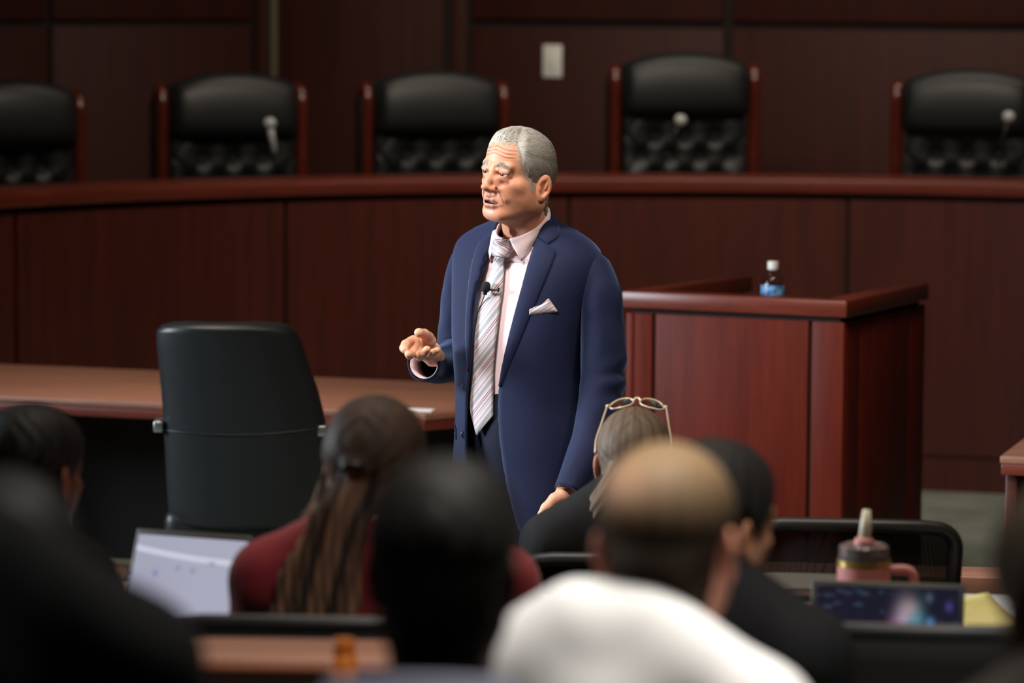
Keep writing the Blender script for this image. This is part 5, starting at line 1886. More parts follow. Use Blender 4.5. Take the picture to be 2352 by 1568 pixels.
def seated(label, hf, body_yaw, floor, skin, cloth, legs, hair_f, hair_lo, hair_hi, hair_mat, hair_col, arms=None, nk=None, shoulder=0.185, body_off=(0, 0, 0), neck_r=0.0, cloth_name='jacket', hip_dz=None, old=0.0, cat='person', group=None, extra=None, hair_h=0.0042):
    """a person sitting with the back towards the camera; everything is built in world space"""
    R_, T_, s = hf
    fh = lambda P: (np.asarray(P) * s) @ R_.T + T_
    th_ = lambda P: ((P - T_) @ R_) / s
    Rb = rotm('Z', 180 + body_yaw)
    nb = fh((0, 0.045, -0.17))                     # neck
    ob = nb + Rb @ (np.array((0, 0.035, 0.045)) + np.array(body_off))
    W_ = lambda p: ob + Rb @ np.array(p, float)
    seat_z = floor + 0.47
    hz = (seat_z + 0.10) - ob[2]
    base = (ob[0], ob[1], floor)
    t = thing('person', label, cat, base, group=group)
    # body core
    def arm_pts(sg):
        sh = W_((sg * shoulder, 0.015, -0.066))
        if arms and arms.get(sg):
            el, wr_ = [np.array(a) for a in arms[sg]]
        else:
            el, wr_ = W_((sg * (shoulder + 0.055), -0.10, -0.33)), W_((sg * 0.13, -0.33, -0.33))
        return sh, el, wr_
    def torso(P, inf=0.0, armr=1.0):
        d = sd_ell(P, W_((0, 0.0, -0.17)), (0.158 * shoulder / 0.185, 0.158 * shoulder / 0.185, 0.19)) if False else None
        q = (P - ob) @ Rb
        d = sd_ell(q, (0, 0.0, -0.19), (0.150 * shoulder / 0.185, 0.108, 0.20))
        d = smin(d, sd_ell(q, (0, 0.0, hz * 0.72), (0.145, 0.110, 0.17)), 0.08)
        d = smin(d, sd_ell(q, (0, 0.02, hz), (0.165, 0.130, 0.12)), 0.06)
        d = smin(d, sd_ell(q, (0, 0.028, -0.070), (0.095, 0.070, 0.095)), 0.05)
        for sg in (-1, 1):
            d = smin(d, sd_cap(q, (sg * 0.040, 0.01, 0.035), (sg * shoulder, 0.015, -0.062), 0.050, 0.055), 0.045)
        return d - inf
    def arms_sd(P, r=1.0):
        d = None
        for sg in (-1, 1):
            sh, el, wr_ = arm_pts(sg)
            c = sd_chain(P, [sh, el, wr_], [0.054 * r, 0.043 * r, 0.031 * r], 0.02)
            d = c if d is None else np.minimum(d, c)
        return d
    def hands(P):
        d = None
        for sg in (-1, 1):
            sh, el, wr_ = arm_pts(sg)
            v = (wr_ - el) / np.linalg.norm(wr_ - el)
            sd_ = np.cross(v, (0, 0, 1)); sd_ /= np.linalg.norm(sd_) + 1e-9
            c = sd_ell(P, wr_ + v * 0.05, (0.034, 0.034, 0.020))
            for k, (o_, ln) in enumerate(((-0.026, 0.055), (-0.009, 0.066), (0.009, 0.062), (0.026, 0.048))):
                b_ = wr_ + v * 0.078 + sd_ * o_
                c = smin(c, sd_chain(P, [b_, b_ + v * ln * 0.6 + np.array((0, 0, -0.004)), b_ + v * ln + np.array((0, 0, -0.016))], [0.0095, 0.0088, 0.0078], 0.004), 0.006)
            thb = wr_ + v * 0.03 + sd_ * (0.03 * (1 if sg > 0 else -1))
            c = smin(c, sd_chain(P, [thb, thb + v * 0.035 + sd_ * (0.016 * (1 if sg > 0 else -1)), thb + v * 0.062 + sd_ * (0.012 * (1 if sg > 0 else -1))], [0.013, 0.011, 0.009], 0.004), 0.008)
            d = c if d is None else np.minimum(d, c)
        return d
    def legs_sd(P, r=1.0, foot=True):
        q = (P - ob) @ Rb
        fz = floor - ob[2]
        d = sd_ell(q, (0, 0.02, hz), (0.168, 0.135, 0.12))
        for sg in (-1, 1):
            kn = (sg * 0.11, -0.40, hz - 0.01); an = (sg * 0.11, -0.38, fz + 0.10)
            d = smin(d, sd_chain(q, [(sg * 0.09, 0.0, hz - 0.01), kn, an], [0.082 * r, 0.060 * r, 0.045 * r], 0.03), 0.04)
            if foot:
                d = smin(d, sd_chain(q, [an, (sg * 0.11, -0.36, fz + 0.042), (sg * 0.115, -0.52, fz + 0.034)], [0.042, 0.040, 0.030], 0.01), 0.02)
        return d
    V, Q, C = [], [], []
    v, q = mesh_sdf(lambda P: head_sdf(P, old=old, mouth=0.2), (-0.1, -0.14, -0.24), (0.1, 0.125, 0.125), 0.0042)
    v = smooth_mesh(v, q, 1, 0.4)
    C.append(skin_colors(v, skin)); V.append(fh(v)); Q.append(q)
    n = len(v)
    lo = ob + np.array((-0.65, -0.75, floor - ob[2] - 0.01)); hi = ob + np.array((0.65, 0.75, 0.10))
    v, q = mesh_sdf(lambda P: smin(smin(smin(torso(P), arms_sd(P, 0.86), 0.03), hands(P), 0.01), legs_sd(P, 0.85), 0.05), lo, hi, 0.0105)
    V.append(v); Q.append(q + n); C.append(np.tile(np.array(skin), (len(v), 1)))
    me = mesh_np('body', np.concatenate(V), np.concatenate(Q)); set_col(me, np.concatenate(C))
    put('body', me, M['skin_seat'], t)
    # garment
    nk0, nk1 = (fh((0, 0.035, -0.08)), W_((0, -0.035, -0.01))) if nk is None else nk
    def gar(P):
        d = smin(torso(P, 0.014), arms_sd(P, 1.22) - 0.004, 0.03)
        d = smax(d, -(sd_cap(P, nk0, nk1, 0.064 + neck_r, 0.064 + neck_r)), 0.008)
        for sg in (-1, 1):
            sh, el, wr_ = arm_pts(sg)
            v_ = (wr_ - el) / np.linalg.norm(wr_ - el)
            cut = (P - (wr_ - v_ * 0.005)) @ v_
            d = np.where(np.sqrt(((P - wr_) ** 2).sum(1)) < 0.16, np.maximum(d, np.where(sd_cap(P, el, wr_ + v_ * 0.2, 0.07) < 0, cut, -1)), d)
        q_ = (P - ob) @ Rb
        return smax(d, (hz - 0.10) - q_[:, 2], 0.01)
    v, q = mesh_sdf(gar, lo, hi, 0.0085)
    v = smooth_mesh(v, q, 1, 0.4)
    put(cloth_name, mesh_np(cloth_name, v, q), cloth, t)
    v, q = mesh_sdf(lambda P: smax(smax(legs_sd(P, 1.1, False) - 0.01, (floor + 0.06) - P[:, 2], 0.01), ((P - ob) @ Rb)[:, 2] - hz - 0.09, 0.01), lo, hi, 0.013)
    put('trousers', mesh_np('trousers', v, q), legs, t)
    # hair
    v, q = mesh_sdf(hair_f, hair_lo, hair_hi, hair_h)
    v = smooth_mesh(v, q, 1, 0.4)
    me = mesh_np('hair', fh(v), q)
    set_col(me, hair_col(v))
    put('hair', me, hair_mat, t)
    if extra: extra(t, fh, W_)
    return t


M['skin_seat'] = attr_mat('skin', rough=0.5, spec=0.4, sss=0.08)
M['hair_att'] = attr_mat('hair_strands', rough=0.6, spec=0.22, bump=0.6, bscale=160)
M['black_wool'] = mat('black_wool', lin(27, 27, 29), 0.85, spec=0.25, var=0.1, vscale=40)
M['black_knit'] = mat('black_knit', lin(17, 17, 18), 0.9, spec=0.2)
M['red_cloth'] = mat('red_cloth', lin(142, 32, 42), 0.8, sheen=0.2, var=0.08, vscale=30)
M['white_cotton'] = mat('white_cotton', lin(242, 241, 240), 0.8, var=0.02, vscale=12)
M['taupe_cloth'] = mat('taupe_cloth', lin(84, 76, 70), 0.85)
M['greyblue_cloth'] = mat('greyblue_cloth', lin(120, 124, 142), 0.85)
M['brown_cloth'] = mat('brown_cloth', lin(52, 44, 38), 0.85)


def cap_hair(style, th, back=0.0, top=0.0, wave=0.0, nk=NECK_UP):
    HA_ = hair_arrays(style)
    def f(P):
        P = P.astype(np.float32)
        d = skull_sdf(P, nk)
        ph = np.degrees(np.arctan2(np.abs(P[:, 0]), -(P[:, 1] - 0.004)))
        g = P[:, 2] - np.interp(ph, HA_[:, 0], HA_[:, 1])
        t_ = th + top * np.clip((P[:, 2] - 0.04) / 0.06, 0, 1) + back * np.clip((P[:, 1] - 0.03) / 0.06, 0, 1) * gauss(P[:, 2] - 0.015, 0.06)
        t_ = np.minimum(t_, 0.001 + np.clip(g, 0, 1) * 0.5)
        if wave:
            t_ = t_ + wave * np.sin(ph * 0.35 + 9 * np.sin(P[:, 2] * 30)) * np.clip(g * 20, 0, 1)
        h = smax(d - t_, -g * 0.7, 0.005)
        return smax(h, -(d + 0.005), 0.003)
    return f


def streaks(c0, c1, freq=34, seed=0, bias=0.0):
    c0, c1 = np.array(lin(*c0)), np.array(lin(*c1))
    def f(P):
        a = np.arctan2(P[:, 0], P[:, 1] + 0.01)
        w = 0.5 + 0.35 * np.sin(a * freq + seed + 3 * np.sin(P[:, 2] * 12)) + 0.25 * np.sin(a * freq * 0.37 + seed * 2 + P[:, 2] * 9) + bias
        w = np.clip(w, 0, 1)[:, None]
        return c0 * (1 - w) + c1 * w
    return f


TAN = lin(214, 160, 130)
BROWN = lin(96, 62, 46)
# 1 woman far left, black hair
def long_hair(th, drop, width, back=0.012, nk=NECK_UP, front=0.012):
    base = cap_hair('long', th, back, 0.004, 0.0012, nk)
    def f(P):
        d = base(P)
        w = sd_ell(P, (0, 0.055, -0.05 - drop * 0.35), (width, 0.060, 0.06 + drop * 0.62))
        w = w + 0.0022 * np.sin(np.arctan2(P[:, 0], P[:, 1] - 0.01) * 26 + 4 * np.sin(P[:, 2] * 14))
        w = smax(w, -(P[:, 1] - front), 0.01)
        return smin(d, w, 0.02)
    return f
hf = head_frame(80, 930, 6.5, -28, 4, 0, 0.96)
wr_r = at(262, 1318, 6.92)
seated('person in dark top seated at the far left, head before the long table', hf, -8, TA, BROWN, M['black_knit'], M['black_wool'],
       long_hair(0.011, 0.26, 0.088), (-0.13, -0.13, -0.36), (0.13, 0.16, 0.16), M['hair_att'], streaks((14, 13, 14), (34, 33, 35)),
       arms={1: (at(235, 1400, 6.62), wr_r)} if False else {-1: (at(190, 1440, 6.60), at(240, 1345, 6.85))}, shoulder=0.155, cloth_name='top', body_off=(0.035, 0, 0))
# 2 dark figure nearest at lower left
hf = head_frame(2, 1084, 3.75, 10, 5, 0, 0.95)
seated('person all in black seated nearest the camera in the lower left corner', hf, 4, TC, BROWN, M['black_knit'], M['black_wool'],
       long_hair(0.012, 0.28, 0.098, front=-0.04), (-0.15, -0.13, -0.38), (0.15, 0.17, 0.17), M['hair_att'], streaks((12, 11, 11), (30, 27, 25)), shoulder=0.178, cloth_name='jacket', body_off=(0.045, 0, 0.112))
# 3 woman in red, half-up brown hair
def pony(P):
    d = cap_hair('long', 0.012, 0.012, 0.004, 0.0010)(P)
    a = np.arctan2(P[:, 0], P[:, 1] - 0.02)
    # loose hair falling below the tie
    w = sd_chain(P, [(0.010, 0.100, -0.02), (0.035, 0.118, -0.10), (0.062, 0.112, -0.22), (0.080, 0.105, -0.36)], [0.026, 0.050, 0.080, 0.098], 0.02)
    w = smax(w, (P[:, 1] - 0.150), 0.02)
    sidel = sd_chain(P, [(0.078, 0.020, -0.02), (0.102, 0.050, -0.12), (0.145, 0.075, -0.26), (0.165, 0.085, -0.38)], [0.018, 0.028, 0.040, 0.045], 0.02)
    sider = sd_chain(P, [(-0.078, 0.020, 0.0), (-0.082, 0.040, -0.12), (-0.050, 0.070, -0.28)], [0.016, 0.024, 0.030], 0.02)
    w = smin(smin(w, sidel, 0.012), sider, 0.012)
    w = w + 0.0028 * np.sin(P[:, 0] * 330 + 5 * np.sin(P[:, 2] * 11)) + 0.0016 * np.sin(P[:, 0] * 720 + P[:, 2] * 30)
    tie = sd_ell(P, (0.006, 0.128, 0.006), (0.026, 0.014, 0.020))
    d = smin(d, w, 0.010)
    return smin(d, tie, 0.006)
def pony_col(P):
    u = P[:, 0] - np.clip(-P[:, 2], 0, 1) * 0.24
    w = 0.30 + 0.30 * np.sin(u * 95 + 1.3) + 0.22 * np.sin(u * 240 + 2 * np.sin(P[:, 2] * 9))
    w = w * np.clip((0.02 - P[:, 2]) / 0.06, 0.12, 1)
    w = np.clip(w + 0.1, 0, 1)[:, None]
    return np.array(lin(46, 40, 38)) * (1 - w) + np.array(lin(148, 108, 82)) * w
hf = head_frame(866, 912, 6.42, -14, 6, 0, 0.98)
def pony_extra(t, fh, W_):
    mb = MB(); p = fh((0.083, -0.006, -0.032))
    mb.lathe([(0.003, -0.012), (0.006, -0.008), (0.0075, 0), (0.006, 0.008), (0.002, 0.011)], p, 12)
    mb.build('earring', M['pearl'], t, smooth=True, world=True)
    P = [fh(q) for q in ((-0.014, 0.137, 0.000), (-0.004, 0.143, 0.006), (0.014, 0.143, 0.006), (0.024, 0.136, 0.000))]
    mb = MB(); mb.tube(P, 0.007, 8); mb.build('hair_tie', M['black_plastic'], t, smooth=True, world=True)
M['pearl'] = mat('pale_blue_bead', lin(170, 184, 200), 0.2)
seated('person in red top with tied-back hair, seated beside the white laptop screen', hf, -6, TA, TAN, M['red_cloth'], M['black_wool'], pony, (-0.2, -0.13, -0.46), (0.24, 0.22, 0.16),
       M['hair_att'], pony_col, shoulder=0.205, cloth_name='top', extra=pony_extra, body_off=(-0.03, -0.055, -0.02))
# 4 dark-haired person in the centre of the near row
hf = head_frame(1022, 1048, 3.95, -4, 6, 0, 0.96)
def band_extra(t, fh, W_):
    c = W_((0.0, 0.0, 0.09))
    Rr = rotm('Z', 180)
    P = []
    for k in range(40):
        a = 2 * PI * k / 40
        P.append(W_((0.100 * math.cos(a), 0.096 * math.sin(a) + 0.004, 0.098 + 0.026 * math.sin(a))))
    mb = MB()
    rows = [[p + np.array((0, 0, dz)) + (p - c) / np.linalg.norm(p - c) * o for p in map(np.array, P)] for dz, o in ((-0.050, 0.034), (-0.030, 0.016), (-0.008, 0.004), (0.0, 0.0))]
    mb.grid(rows, close=True); mb.build('collar', M['greyblue_cloth'], t, smooth=True, world=True, solid=0.006)
seated('person with grey-blue collar seated in the near row, directly before the red top', hf, 0, TC, lin(74, 48, 36), M['taupe_cloth'], M['black_wool'], cap_hair('crop', 0.011, 0.012, 0.004, 0.0012), (-0.12, -0.13, -0.13), (0.12, 0.15, 0.16),
       M['hair_att'], streaks((15, 14, 13), (33, 29, 25), 60), shoulder=0.155, cloth_name='sweater', extra=band_extra, body_off=(0.020, 0, -0.095))
# 5 blond man in white shirt
def blond_col(P):
    w = (np.clip((P[:, 2] - 0.01 + 0.006 * np.sin(np.arctan2(P[:, 0], P[:, 1]) * 23)) / 0.09, 0, 1) ** 1.3)[:, None]
    c = np.array(lin(58, 43, 31)) * (1 - w) + np.array(lin(140, 114, 84)) * w
    bald = np.clip(gauss(np.sqrt((P[:, 0] - 0.032) ** 2 + (P[:, 1] - 0.085) ** 2 * 0.5 + (P[:, 2] - 0.075) ** 2), 0.034), 0, 1)[:, None]
    return c * (1 - 0.75 * bald) + np.array(lin(206, 164, 136)) * 0.75 * bald
hf = head_frame(1540, 1008, 4.45, -16, 2, 3, 1.0)
BCOL = at(1512, 1398, 4.47)
def shirt_extra(t, fh, W_):
    rows = []
    for dz, o in ((-0.048, 0.016), (-0.030, 0.012), (-0.004, 0.004), (0.0, 0.0), (-0.004, -0.003)):
        r = []
        for k in range(40):
            a = 2 * PI * k / 40
            c = BCOL
            p = c + np.array((0.072 * math.cos(a), 0.070 * math.sin(a), -0.023 * math.cos(a) - 0.016 * math.sin(a)))
            v = p - c; v[2] = 0; v /= np.linalg.norm(v)
            r.append(p + v * o + np.array((0, 0, dz)))
        rows.append(r)
    mb = MB(); mb.grid(rows, close=True); mb.build('shirt_collar', M['white_cotton'], t, smooth=True, world=True, solid=0.002)
seated('person in a white shirt seated in the near row, seen from behind', hf, -14, TB, lin(222, 158, 136), M['white_cotton'], M['black_wool'], cap_hair('crop', 0.007, 0.005, 0.002), (-0.12, -0.13, -0.13), (0.12, 0.15, 0.16),
       M['hair_att'], blond_col, shoulder=0.182, cloth_name='shirt', extra=shirt_extra, nk=(BCOL + np.array((0.01, 0.01, 0.08)), BCOL + np.array((0, 0.0, -0.012))), body_off=(0.06, 0, -0.012))
# 6 woman with spectacles on her head
def wave_hair(P):
    d = cap_hair('long', 0.008, 0.010, 0.002, 0.0012)(P)
    w = sd_chain(P, [(0.03, 0.095, -0.03), (0.055, 0.100, -0.10), (0.085, 0.085, -0.18), (0.125, 0.085, -0.25), (0.150, 0.082, -0.29)], [0.030, 0.036, 0.038, 0.030, 0.012], 0.02)
    w = w + 0.002 * np.sin(P[:, 0] * 300 + P[:, 2] * 200)
    return smin(d, w, 0.02)
def wave_col(P):
    a = np.arctan2(P[:, 0], P[:, 1] + 0.01)
    w = 0.35 + 0.14 * np.sin(a * 22 + 2 * np.sin(P[:, 2] * 30)) + 0.12 * np.sin(a * 51 + 1) + 0.25 * gauss(P[:, 0] - 0.075, 0.03)
    edge = np.clip((P[:, 0] + P[:, 2] * 0.3 - 0.125) / 0.02, 0, 1) * (P[:, 2] < -0.12)
    w = np.clip(w, 0, 1)[:, None]
    c = np.array(lin(72, 57, 46)) * (1 - w) + np.array(lin(122, 106, 90)) * w
    tail = np.clip((-0.08 - P[:, 2]) / 0.06, 0, 1)[:, None]
    c = c * (1 - tail) + (np.array(lin(54, 44, 36)) * (1 - w) + np.array(lin(110, 88, 66)) * w) * tail
    return c * (1 - edge[:, None]) + np.array(lin(190, 160, 120)) * edge[:, None]
hf = head_frame(1458, 934, 8.05, -6, 8, 0, 0.98)
GF = hf
seated('person in black jacket with glasses pushed up on the head, front row', hf, 0, 0.0, lin(216, 156, 132), M['black_wool'], M['black_wool'], wave_hair, (-0.13, -0.13, -0.36), (0.2, 0.17, 0.16),
       M['hair_att'], wave_col, shoulder=0.175, body_off=(0.0, -0.05, 0.0))
# 7 dark-haired man in black jacket turned right
hf = head_frame(1650, 1016, 5.72, -46, 4, -4, 1.0)
seated('person in black jacket turned to the right, half hidden behind the white shirt', hf, -22, TA, lin(206, 150, 118), M['black_wool'], M['black_wool'], cap_hair('short', 0.013, 0.010, 0.006, 0.001), (-0.12, -0.13, -0.13), (0.12, 0.15, 0.16),
       M['hair_att'], streaks((24, 22, 22), (52, 48, 46), 50), shoulder=0.195, body_off=(-0.02, 0, 0.0))
# 8 person at the right edge
hf = head_frame(2490, 1105, 3.6, 8, 5, 0, 0.98)
seated('person in brown cardigan cut off by the right edge, nearest row', hf, 0, TC, TAN, M['brown_cloth'], M['black_wool'],
       long_hair(0.016, 0.30, 0.112, front=-0.04), (-0.15, -0.13, -0.40), (0.15, 0.17, 0.17), M['hair_att'], streaks((44, 36, 28), (78, 64, 48)), shoulder=0.175, cloth_name='cardigan')

# spectacles on the head
R_, T_, s_ = GF
fh = lambda p: (np.asarray(p) * s_) @ R_.T + T_
gt = thing('glasses', 'pale gold-rimmed glasses resting on a head in front of the witness stand', 'glasses', fh((0, -0.02, 0.128)))
M['gold_clear'] = mat('pale_gold_rim', lin(214, 196, 168), 0.25, metal=0.35)
M['lens'] = mat('lens_glass', (0.93, 0.95, 0.96), 0.02, trans=1.0, ior=1.1)
for sg in (-1, 1):
    ring = []
    for k in range(29):
        a = 2 * PI * k / 28
        # lens plane tilted back over the crown
        u, v = 0.0275 * math.cos(a), 0.021 * math.sin(a)
        ring.append(fh((sg * 0.035 + u, -0.048 - 0.86 * v, 0.140 + 0.50 * v - 0.012 * (abs(sg * 0.035 + u) / 0.06) ** 2)))
    mb = MB(); mb.tube(ring, 0.0020, 8, cap=False); mb.build('rim', M['gold_clear'], gt, smooth=True, world=True)
    c = np.mean(np.array(ring[:-1]), 0)
    mb = MB(); n_ = len(ring) - 1
    mb.add([tuple(c)] + [tuple(p) for p in ring[:-1]], [(0, 1 + k, 1 + (k + 1) % n_) for k in range(n_)])
    mb.build('lens', M['lens'], gt, smooth=True, world=True, solid=0.0015)
    P = [fh((sg * 0.061, -0.052, 0.130)), fh((sg * 0.068, -0.045, 0.128)), fh((sg * 0.078, 0.0, 0.085)), fh((sg * 0.086, 0.035, 0.050)), fh((sg * 0.086, 0.060, 0.018))]
    mb = MB(); mb.tube(catmull(P, 18), 0.0021, 8); mb.build('temple', M['gold_clear'], gt, smooth=True, world=True)
    mb = MB(); mb.lathe([(0.002, -0.004), (0.0045, 0), (0.002, 0.004)], P[1], 10); mb.build('hinge', M['gold_clear'], gt, smooth=True, world=True)
mb = MB(); mb.tube(catmull([fh((-0.010, -0.052, 0.142)), fh((0, -0.058, 0.149)), fh((0.010, -0.052, 0.142))], 10), 0.003, 8); mb.build('bridge', M['gold_clear'], gt, smooth=True, world=True)

# ------------------------------------------------------------------ things on the gallery desks
def screen_mat(kind):
    m, N, L, B = new_mat(kind)
    tc = N.new('ShaderNodeTexCoord'); sp = N.new('ShaderNodeSeparateXYZ'); L.new(tc.outputs['UV'], sp.inputs[0])
    B.inputs['Base Color'].default_value = (0.01, 0.01, 0.012, 1); B.inputs['Roughness'].default_value = 0.25
    def math_(op, a, b=None, c=None):
        n = N.new('ShaderNodeMath'); n.operation = op
        for i, x in enumerate((a, b, c)):
            if x is None: continue
            if isinstance(x, (int, float)): n.inputs[i].default_value = x
            else: L.new(x, n.inputs[i])
        return n.outputs[0]
    def mix(f, a, b):
        n = N.new('ShaderNodeMixRGB'); L.new(f, n.inputs[0])
        for i, x in ((1, a), (2, b)):
            if isinstance(x, tuple): n.inputs[i].default_value = (*x, 1)
            else: L.new(x, n.inputs[i])
        return n.outputs[0]
    def blob(cx, cy, rx, ry):
        a = math_('DIVIDE', math_('SUBTRACT', sp.outputs[0], cx), rx); b = math_('DIVIDE', math_('SUBTRACT', sp.outputs[1], cy), ry)
        r = math_('ADD', math_('MULTIPLY', a, a), math_('MULTIPLY', b, b))
        return math_('POWER', 2.718, math_('MULTIPLY', r, -1.0))
    if kind == 'document_screen':
        # lighter curved band; small grey marks and a blue mark of a page too blurred to read
        c = mix(math_('MULTIPLY', blob(0.08, 0.20, 0.30, 0.55), 0.35), lin(186, 187, 208), lin(150, 148, 170))
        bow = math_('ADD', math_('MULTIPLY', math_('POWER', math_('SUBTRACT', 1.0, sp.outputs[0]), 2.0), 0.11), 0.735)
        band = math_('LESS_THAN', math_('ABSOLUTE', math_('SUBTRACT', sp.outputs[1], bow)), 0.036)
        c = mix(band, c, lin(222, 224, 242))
        for cx, cy, rx, ry, col, w in ((0.21, 0.56, 0.022, 0.035, (132, 136, 190), 0.9), (0.41, 0.635, 0.022, 0.03, (150, 150, 172), 0.8), (0.55, 0.615, 0.022, 0.03, (146, 146, 166), 0.8), (0.71, 0.715, 0.03, 0.022, (150, 150, 176), 0.8)):
            c = mix(math_('MULTIPLY', blob(cx, cy, rx, ry), w), c, lin(*col))
        st = 0.78
    else:
        nz = N.new('ShaderNodeTexVoronoi'); nz.inputs['Scale'].default_value = 9; L.new(tc.outputs['UV'], nz.inputs['Vector'])
        spots = math_('MULTIPLY', math_('LESS_THAN', nz.outputs['Distance'], 0.33), 0.5)
        left = math_('LESS_THAN', sp.outputs[0], 0.47)
        n2 = N.new('ShaderNodeTexNoise'); n2.inputs['Scale'].default_value = 12; L.new(tc.outputs['UV'], n2.inputs['Vector'])
        c = mix(math_('MULTIPLY', spots, math_('ADD', math_('MULTIPLY', left, 0.7), 0.15)), lin(26, 26, 44), lin(70, 92, 120))
        c = mix(math_('MULTIPLY', n2.outputs['Fac'], 0.35), c, lin(18, 20, 36))
        for cx, cy, rx, ry, col, w in ((0.66, 0.62, 0.05, 0.16, (196, 150, 120), 0.7), (0.62, 0.36, 0.065, 0.36, (196, 176, 196), 0.9), (0.70, 0.28, 0.055, 0.36, (92, 168, 190), 0.95), (0.555, 0.16, 0.045, 0.22, (226, 88, 196), 0.95),
                                       (0.80, 0.40, 0.03, 0.09, (100, 160, 222), 0.95), (0.93, 0.70, 0.025, 0.08, (76, 76, 150), 0.8), (0.79, 0.84, 0.025, 0.08, (92, 110, 130), 0.7), (0.975, 0.34, 0.02, 0.08, (90, 130, 170), 0.7), (0.74, 0.12, 0.04, 0.12, (70, 130, 190), 0.8)):
            c = mix(math_('MULTIPLY', blob(cx, cy, rx, ry), w), c, lin(*col))
        st = 0.75
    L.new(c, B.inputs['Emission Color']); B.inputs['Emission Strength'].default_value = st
    return m
M['alu'] = mat('laptop_aluminium', lin(120, 120, 120), 0.4, metal=0.6)
M['dark_shell'] = mat('laptop_dark_shell', lin(86, 84, 82), 0.45, metal=0.3)
def laptop(label, px, py, Y, z, w, h, yaw, rec, scr, shell, bez):
    """(px, py): middle of the lid's top edge at depth Y; z desk height"""
    top = Vector(at(px, py, Y))
    back = Vector((math.sin(-yaw), math.cos(-yaw), 0)) if False else Vector((-math.sin(yaw), math.cos(yaw), 0))
    lh = (top.z - z - 0.016)
    rr = math.radians(rec)
    hh = lh / math.cos(rr)
    hinge = Vector((top.x, top.y, z)) - back * (hh * math.sin(rr))
    t = thing('laptop', label, 'laptop', hinge, yaw)
    mb = MB(); mb.box((0, -h / 2 - 0.002, 0.008), (w, h, 0.016)); base = mb.build('base', shell, t, bevel=0.004)
    mb = MB(); mb.box((0, -h * 0.42, 0.0165), (w * 0.86, h * 0.42, 0.002)); mb.build('keyboard', M['black_plastic'], base)
    mb = MB(); mb.box((0, -h * 0.80, 0.0165), (w * 0.34, h * 0.24, 0.0015)); mb.build('touchpad', shell, base)
    Rl = Matrix.Rotation(-rr, 4, 'X')
    mb = MB(); mb.box((0, 0.004, hh / 2), (w, 0.006, hh)); mb.v = [tuple(Rl @ Vector(v) + Vector((0, 0, 0.016))) for v in mb.v]
    lid = mb.build('lid', shell, t, bevel=0.0025)
    b0, b1 = bez
    x0, x1, zz0, zz1 = -w / 2 + b0, w / 2 - b0, 0.02, hh - b1
    V = [(x0, 0, zz0), (x1, 0, zz0), (x1, 0, zz1), (x0, 0, zz1)]
    V = [tuple(Rl @ Vector((a, 0.0002, c)) + Vector((0, 0, 0.016))) for a, b, c in V] + [tuple(Rl @ Vector((a, 0.002, c)) + Vector((0, 0, 0.016))) for a, b, c in V]
    me = bpy.data.meshes.new('screen'); me.from_pydata(V, [], [(0, 1, 2, 3), (7, 6, 5, 4), (0, 4, 5, 1), (1, 5, 6, 2), (2, 6, 7, 3), (3, 7, 4, 0)])
    uv = me.uv_layers.new()
    co = [(0, 0), (1, 0), (1, 1), (0, 1)]
    for li in me.loops: uv.data[li.index].uv = co[li.vertex_index % 4]
    put('screen', me, scr, lid, world=False)
    mb = MB(); mb.tube([(-w * 0.4, 0.0, 0.016), (w * 0.4, 0.0, 0.016)], 0.006, 8); mb.build('hinge', M['black_plastic'], t)
    return t
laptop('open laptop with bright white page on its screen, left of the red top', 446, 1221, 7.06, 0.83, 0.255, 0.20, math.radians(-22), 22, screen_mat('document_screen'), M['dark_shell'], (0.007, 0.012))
laptop('open laptop with dark blue colourful wallpaper, in front of the pink tumbler', 2040, 1336, 6.82, 0.83, 0.292, 0.21, math.radians(-9), 14, screen_mat('wallpaper_screen'), M['dark_shell'], (0.010, 0.010))
# tumbler
tp = Vector(at(1984, 1290, 7.0)); tp.z = 0.83
Zt = at(1984, 1284, 7.0)[2] - 0.83
t = thing('tumbler', 'pink handled tumbler with clear lid and straw, behind the dark laptop', 'tumbler', tp)
M['pink'] = mat('pink_enamel', lin(206, 138, 134), 0.5)
M['gold'] = mat('gold_ring', lin(190, 168, 92), 0.3, metal=0.8)
M['clear_lid'] = mat('clear_lid', (0.80, 0.72, 0.75), 0.1, trans=0.85, ior=1.2)
R0 = 0.052
mb = MB(); mb.lathe([(0.02, 0.001), (0.036, 0.0), (0.038, 0.004), (0.040, Zt * 0.35), (R0 - 0.003, Zt * 0.5), (R0, Zt * 0.55), (R0, Zt - 0.012), (R0 - 0.002, Zt - 0.010), (0.02, Zt - 0.010)], (0, 0, 0), 32); mb.build('body', M['pink'], t, smooth=True, autos=40)
mb = MB(); mb.lathe([(R0 - 0.004, Zt - 0.012), (R0 + 0.0008, Zt - 0.012), (R0 + 0.0008, Zt), (R0 - 0.004, Zt)], (0, 0, 0), 32); mb.build('rim_ring', M['gold'], t, smooth=True, autos=40)
mb = MB(); mb.lathe([(0.01, Zt), (R0 - 0.002, Zt), (R0 - 0.003, Zt + 0.026), (R0 - 0.008, Zt + 0.030), (0.01, Zt + 0.028)], (0, 0, 0), 32); mb.build('lid', M['clear_lid'], t, smooth=True, autos=40)
mb = MB(); mb.lathe([(0.010, Zt + 0.008), (0.016, Zt + 0.012), (0.020, Zt + 0.030), (0.019, Zt + 0.040), (0.010, Zt + 0.046)], (0, 0, 0), 20); mb.build('straw_collar', M['pink'], t, smooth=True)
mb = MB(); mb.tube([(0.0, 0, Zt + 0.04), (0.003, 0, Zt + 0.065), (0.004, 0, Zt + 0.098)], [0.0115, 0.0120, 0.0078], 14); mb.build('straw', mat('cream_straw', lin(222, 216, 192), 0.5), t, smooth=True)
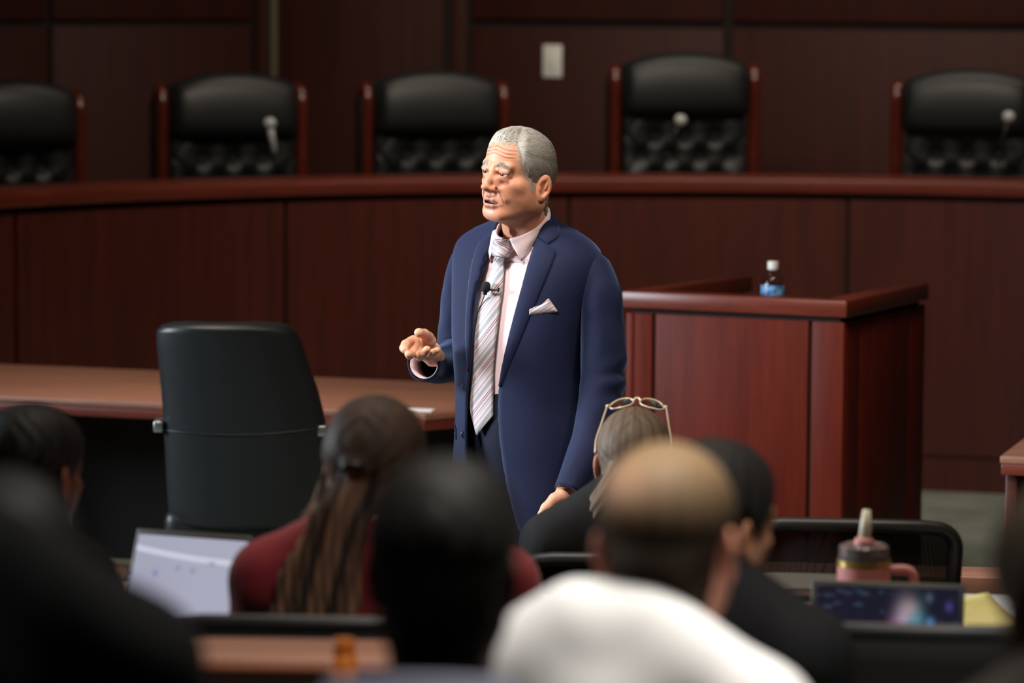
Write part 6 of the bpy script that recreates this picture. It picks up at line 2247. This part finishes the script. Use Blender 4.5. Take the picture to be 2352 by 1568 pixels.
P = [(R0 - 0.004, 0, Zt - 0.020), (R0 + 0.030, 0, Zt - 0.020), (R0 + 0.045, 0, Zt - 0.030), (R0 + 0.047, 0, Zt - 0.055), (R0 + 0.046, 0, Zt - 0.085), (R0 + 0.036, 0, Zt - 0.1), (0.038, 0, Zt - 0.108)]
mb = MB(); mb.tube(catmull(P, 26), 0.0095, 10); mb.build('handle', M['pink'], t, smooth=True)
# legal pad with curled pages and a sheet of paper
M['yellow_paper'] = mat('yellow_paper', lin(222, 212, 142), 0.75, var=0.05, vscale=30)
c = atz(2262, 1452, 0.83)
lp = thing('legal_pad', 'yellow legal pad with curled pages beside the dark laptop', 'notepad', (c[0], c[1], 0.83), math.radians(22))
mb = MB(); mb.box((0, 0, 0.006), (0.12, 0.20, 0.012)); mb.build('pad', M['yellow_paper'], lp, bevel=0.001)
for k in range(5):
    rows = []
    for i in range(12):
        u = i / 11
        rows.append([(-0.06 + 0.12 * v, -0.10 + 0.195 * u, 0.0135 + 0.0012 * k + (0.020 + 0.006 * k) * u ** 2.2 * (0.75 + 0.25 * v)) for v in np.linspace(0, 1, 8)])
    mb = MB(); mb.grid(rows); mb.build('page', M['yellow_paper'], lp, smooth=True, solid=0.0006)
for px, py, w, h, a, lab in ((2255, 1392, 0.21, 0.28, -12, 'white sheet of paper under the yellow legal pad'), (1262, 1392, 0.20, 0.26, -14, 'white sheet of paper left of the white shirt, middle-row desk')):
    c = atz(px, py, 0.831)
    t = thing('paper_sheet', lab, 'paper', (c[0], c[1], 0.831), math.radians(a))
    mb = MB(); mb.box((0, 0, 0.0008), (w, h, 0.0012)); mb.build('sheet', M['paper'], t)
    rows = [[(-w / 2 + w * v + 0.006, -h / 2 + h * u - 0.004, 0.0022 + 0.006 * max(0, v - 0.6) ** 2 * u) for v in np.linspace(0, 1, 8)] for u in np.linspace(0, 1, 8)]
    mb = MB(); mb.grid(rows); mb.build('top_sheet', M['paper'], t, smooth=True, solid=0.0005)
# slim notebook edge seen beside the dark jacket
c = atz(1835, 1352, 0.83)
t = thing('notebook', 'closed grey notebook lying on the desk behind the dark jacket', 'notebook', (c[0], c[1], 0.83), math.radians(-6))
mb = MB(); mb.box((0, 0, 0.0015), (0.16, 0.20, 0.003)); mb.box((0, 0, 0.0165), (0.16, 0.20, 0.003)); mb.build('cover', mat('grey_cover', lin(96, 92, 84), 0.6), t)
mb = MB(); mb.box((0, 0, 0.009), (0.155, 0.195, 0.012)); mb.build('pages', M['paper'], t)
# orange bottle
c = at(790, 1500, 5.50)
t = thing('bottle', 'slim translucent orange bottle standing on the near-row desk', 'bottle', (c[0], c[1], 0.985))
hb = at(790, 1466, 5.50)[2] - 0.985
M['orange'] = mat('orange_plastic', lin(190, 108, 22), 0.4)
mb = MB(); mb.lathe([(0.012, 0.001), (0.020, 0), (0.0215, 0.004), (0.0215, hb - 0.035), (0.019, hb - 0.028), (0.015, hb - 0.024)], (0, 0, 0), 24); mb.build('body', M['orange'], t, smooth=True)
mb = MB(); mb.lathe([(0.0165, hb - 0.024), (0.0172, hb - 0.022), (0.0172, hb - 0.003), (0.015, hb), (0.004, hb)], (0, 0, 0), 24); mb.build('cap', mat('orange_cap', lin(170, 92, 20), 0.5), t, smooth=True, autos=40)
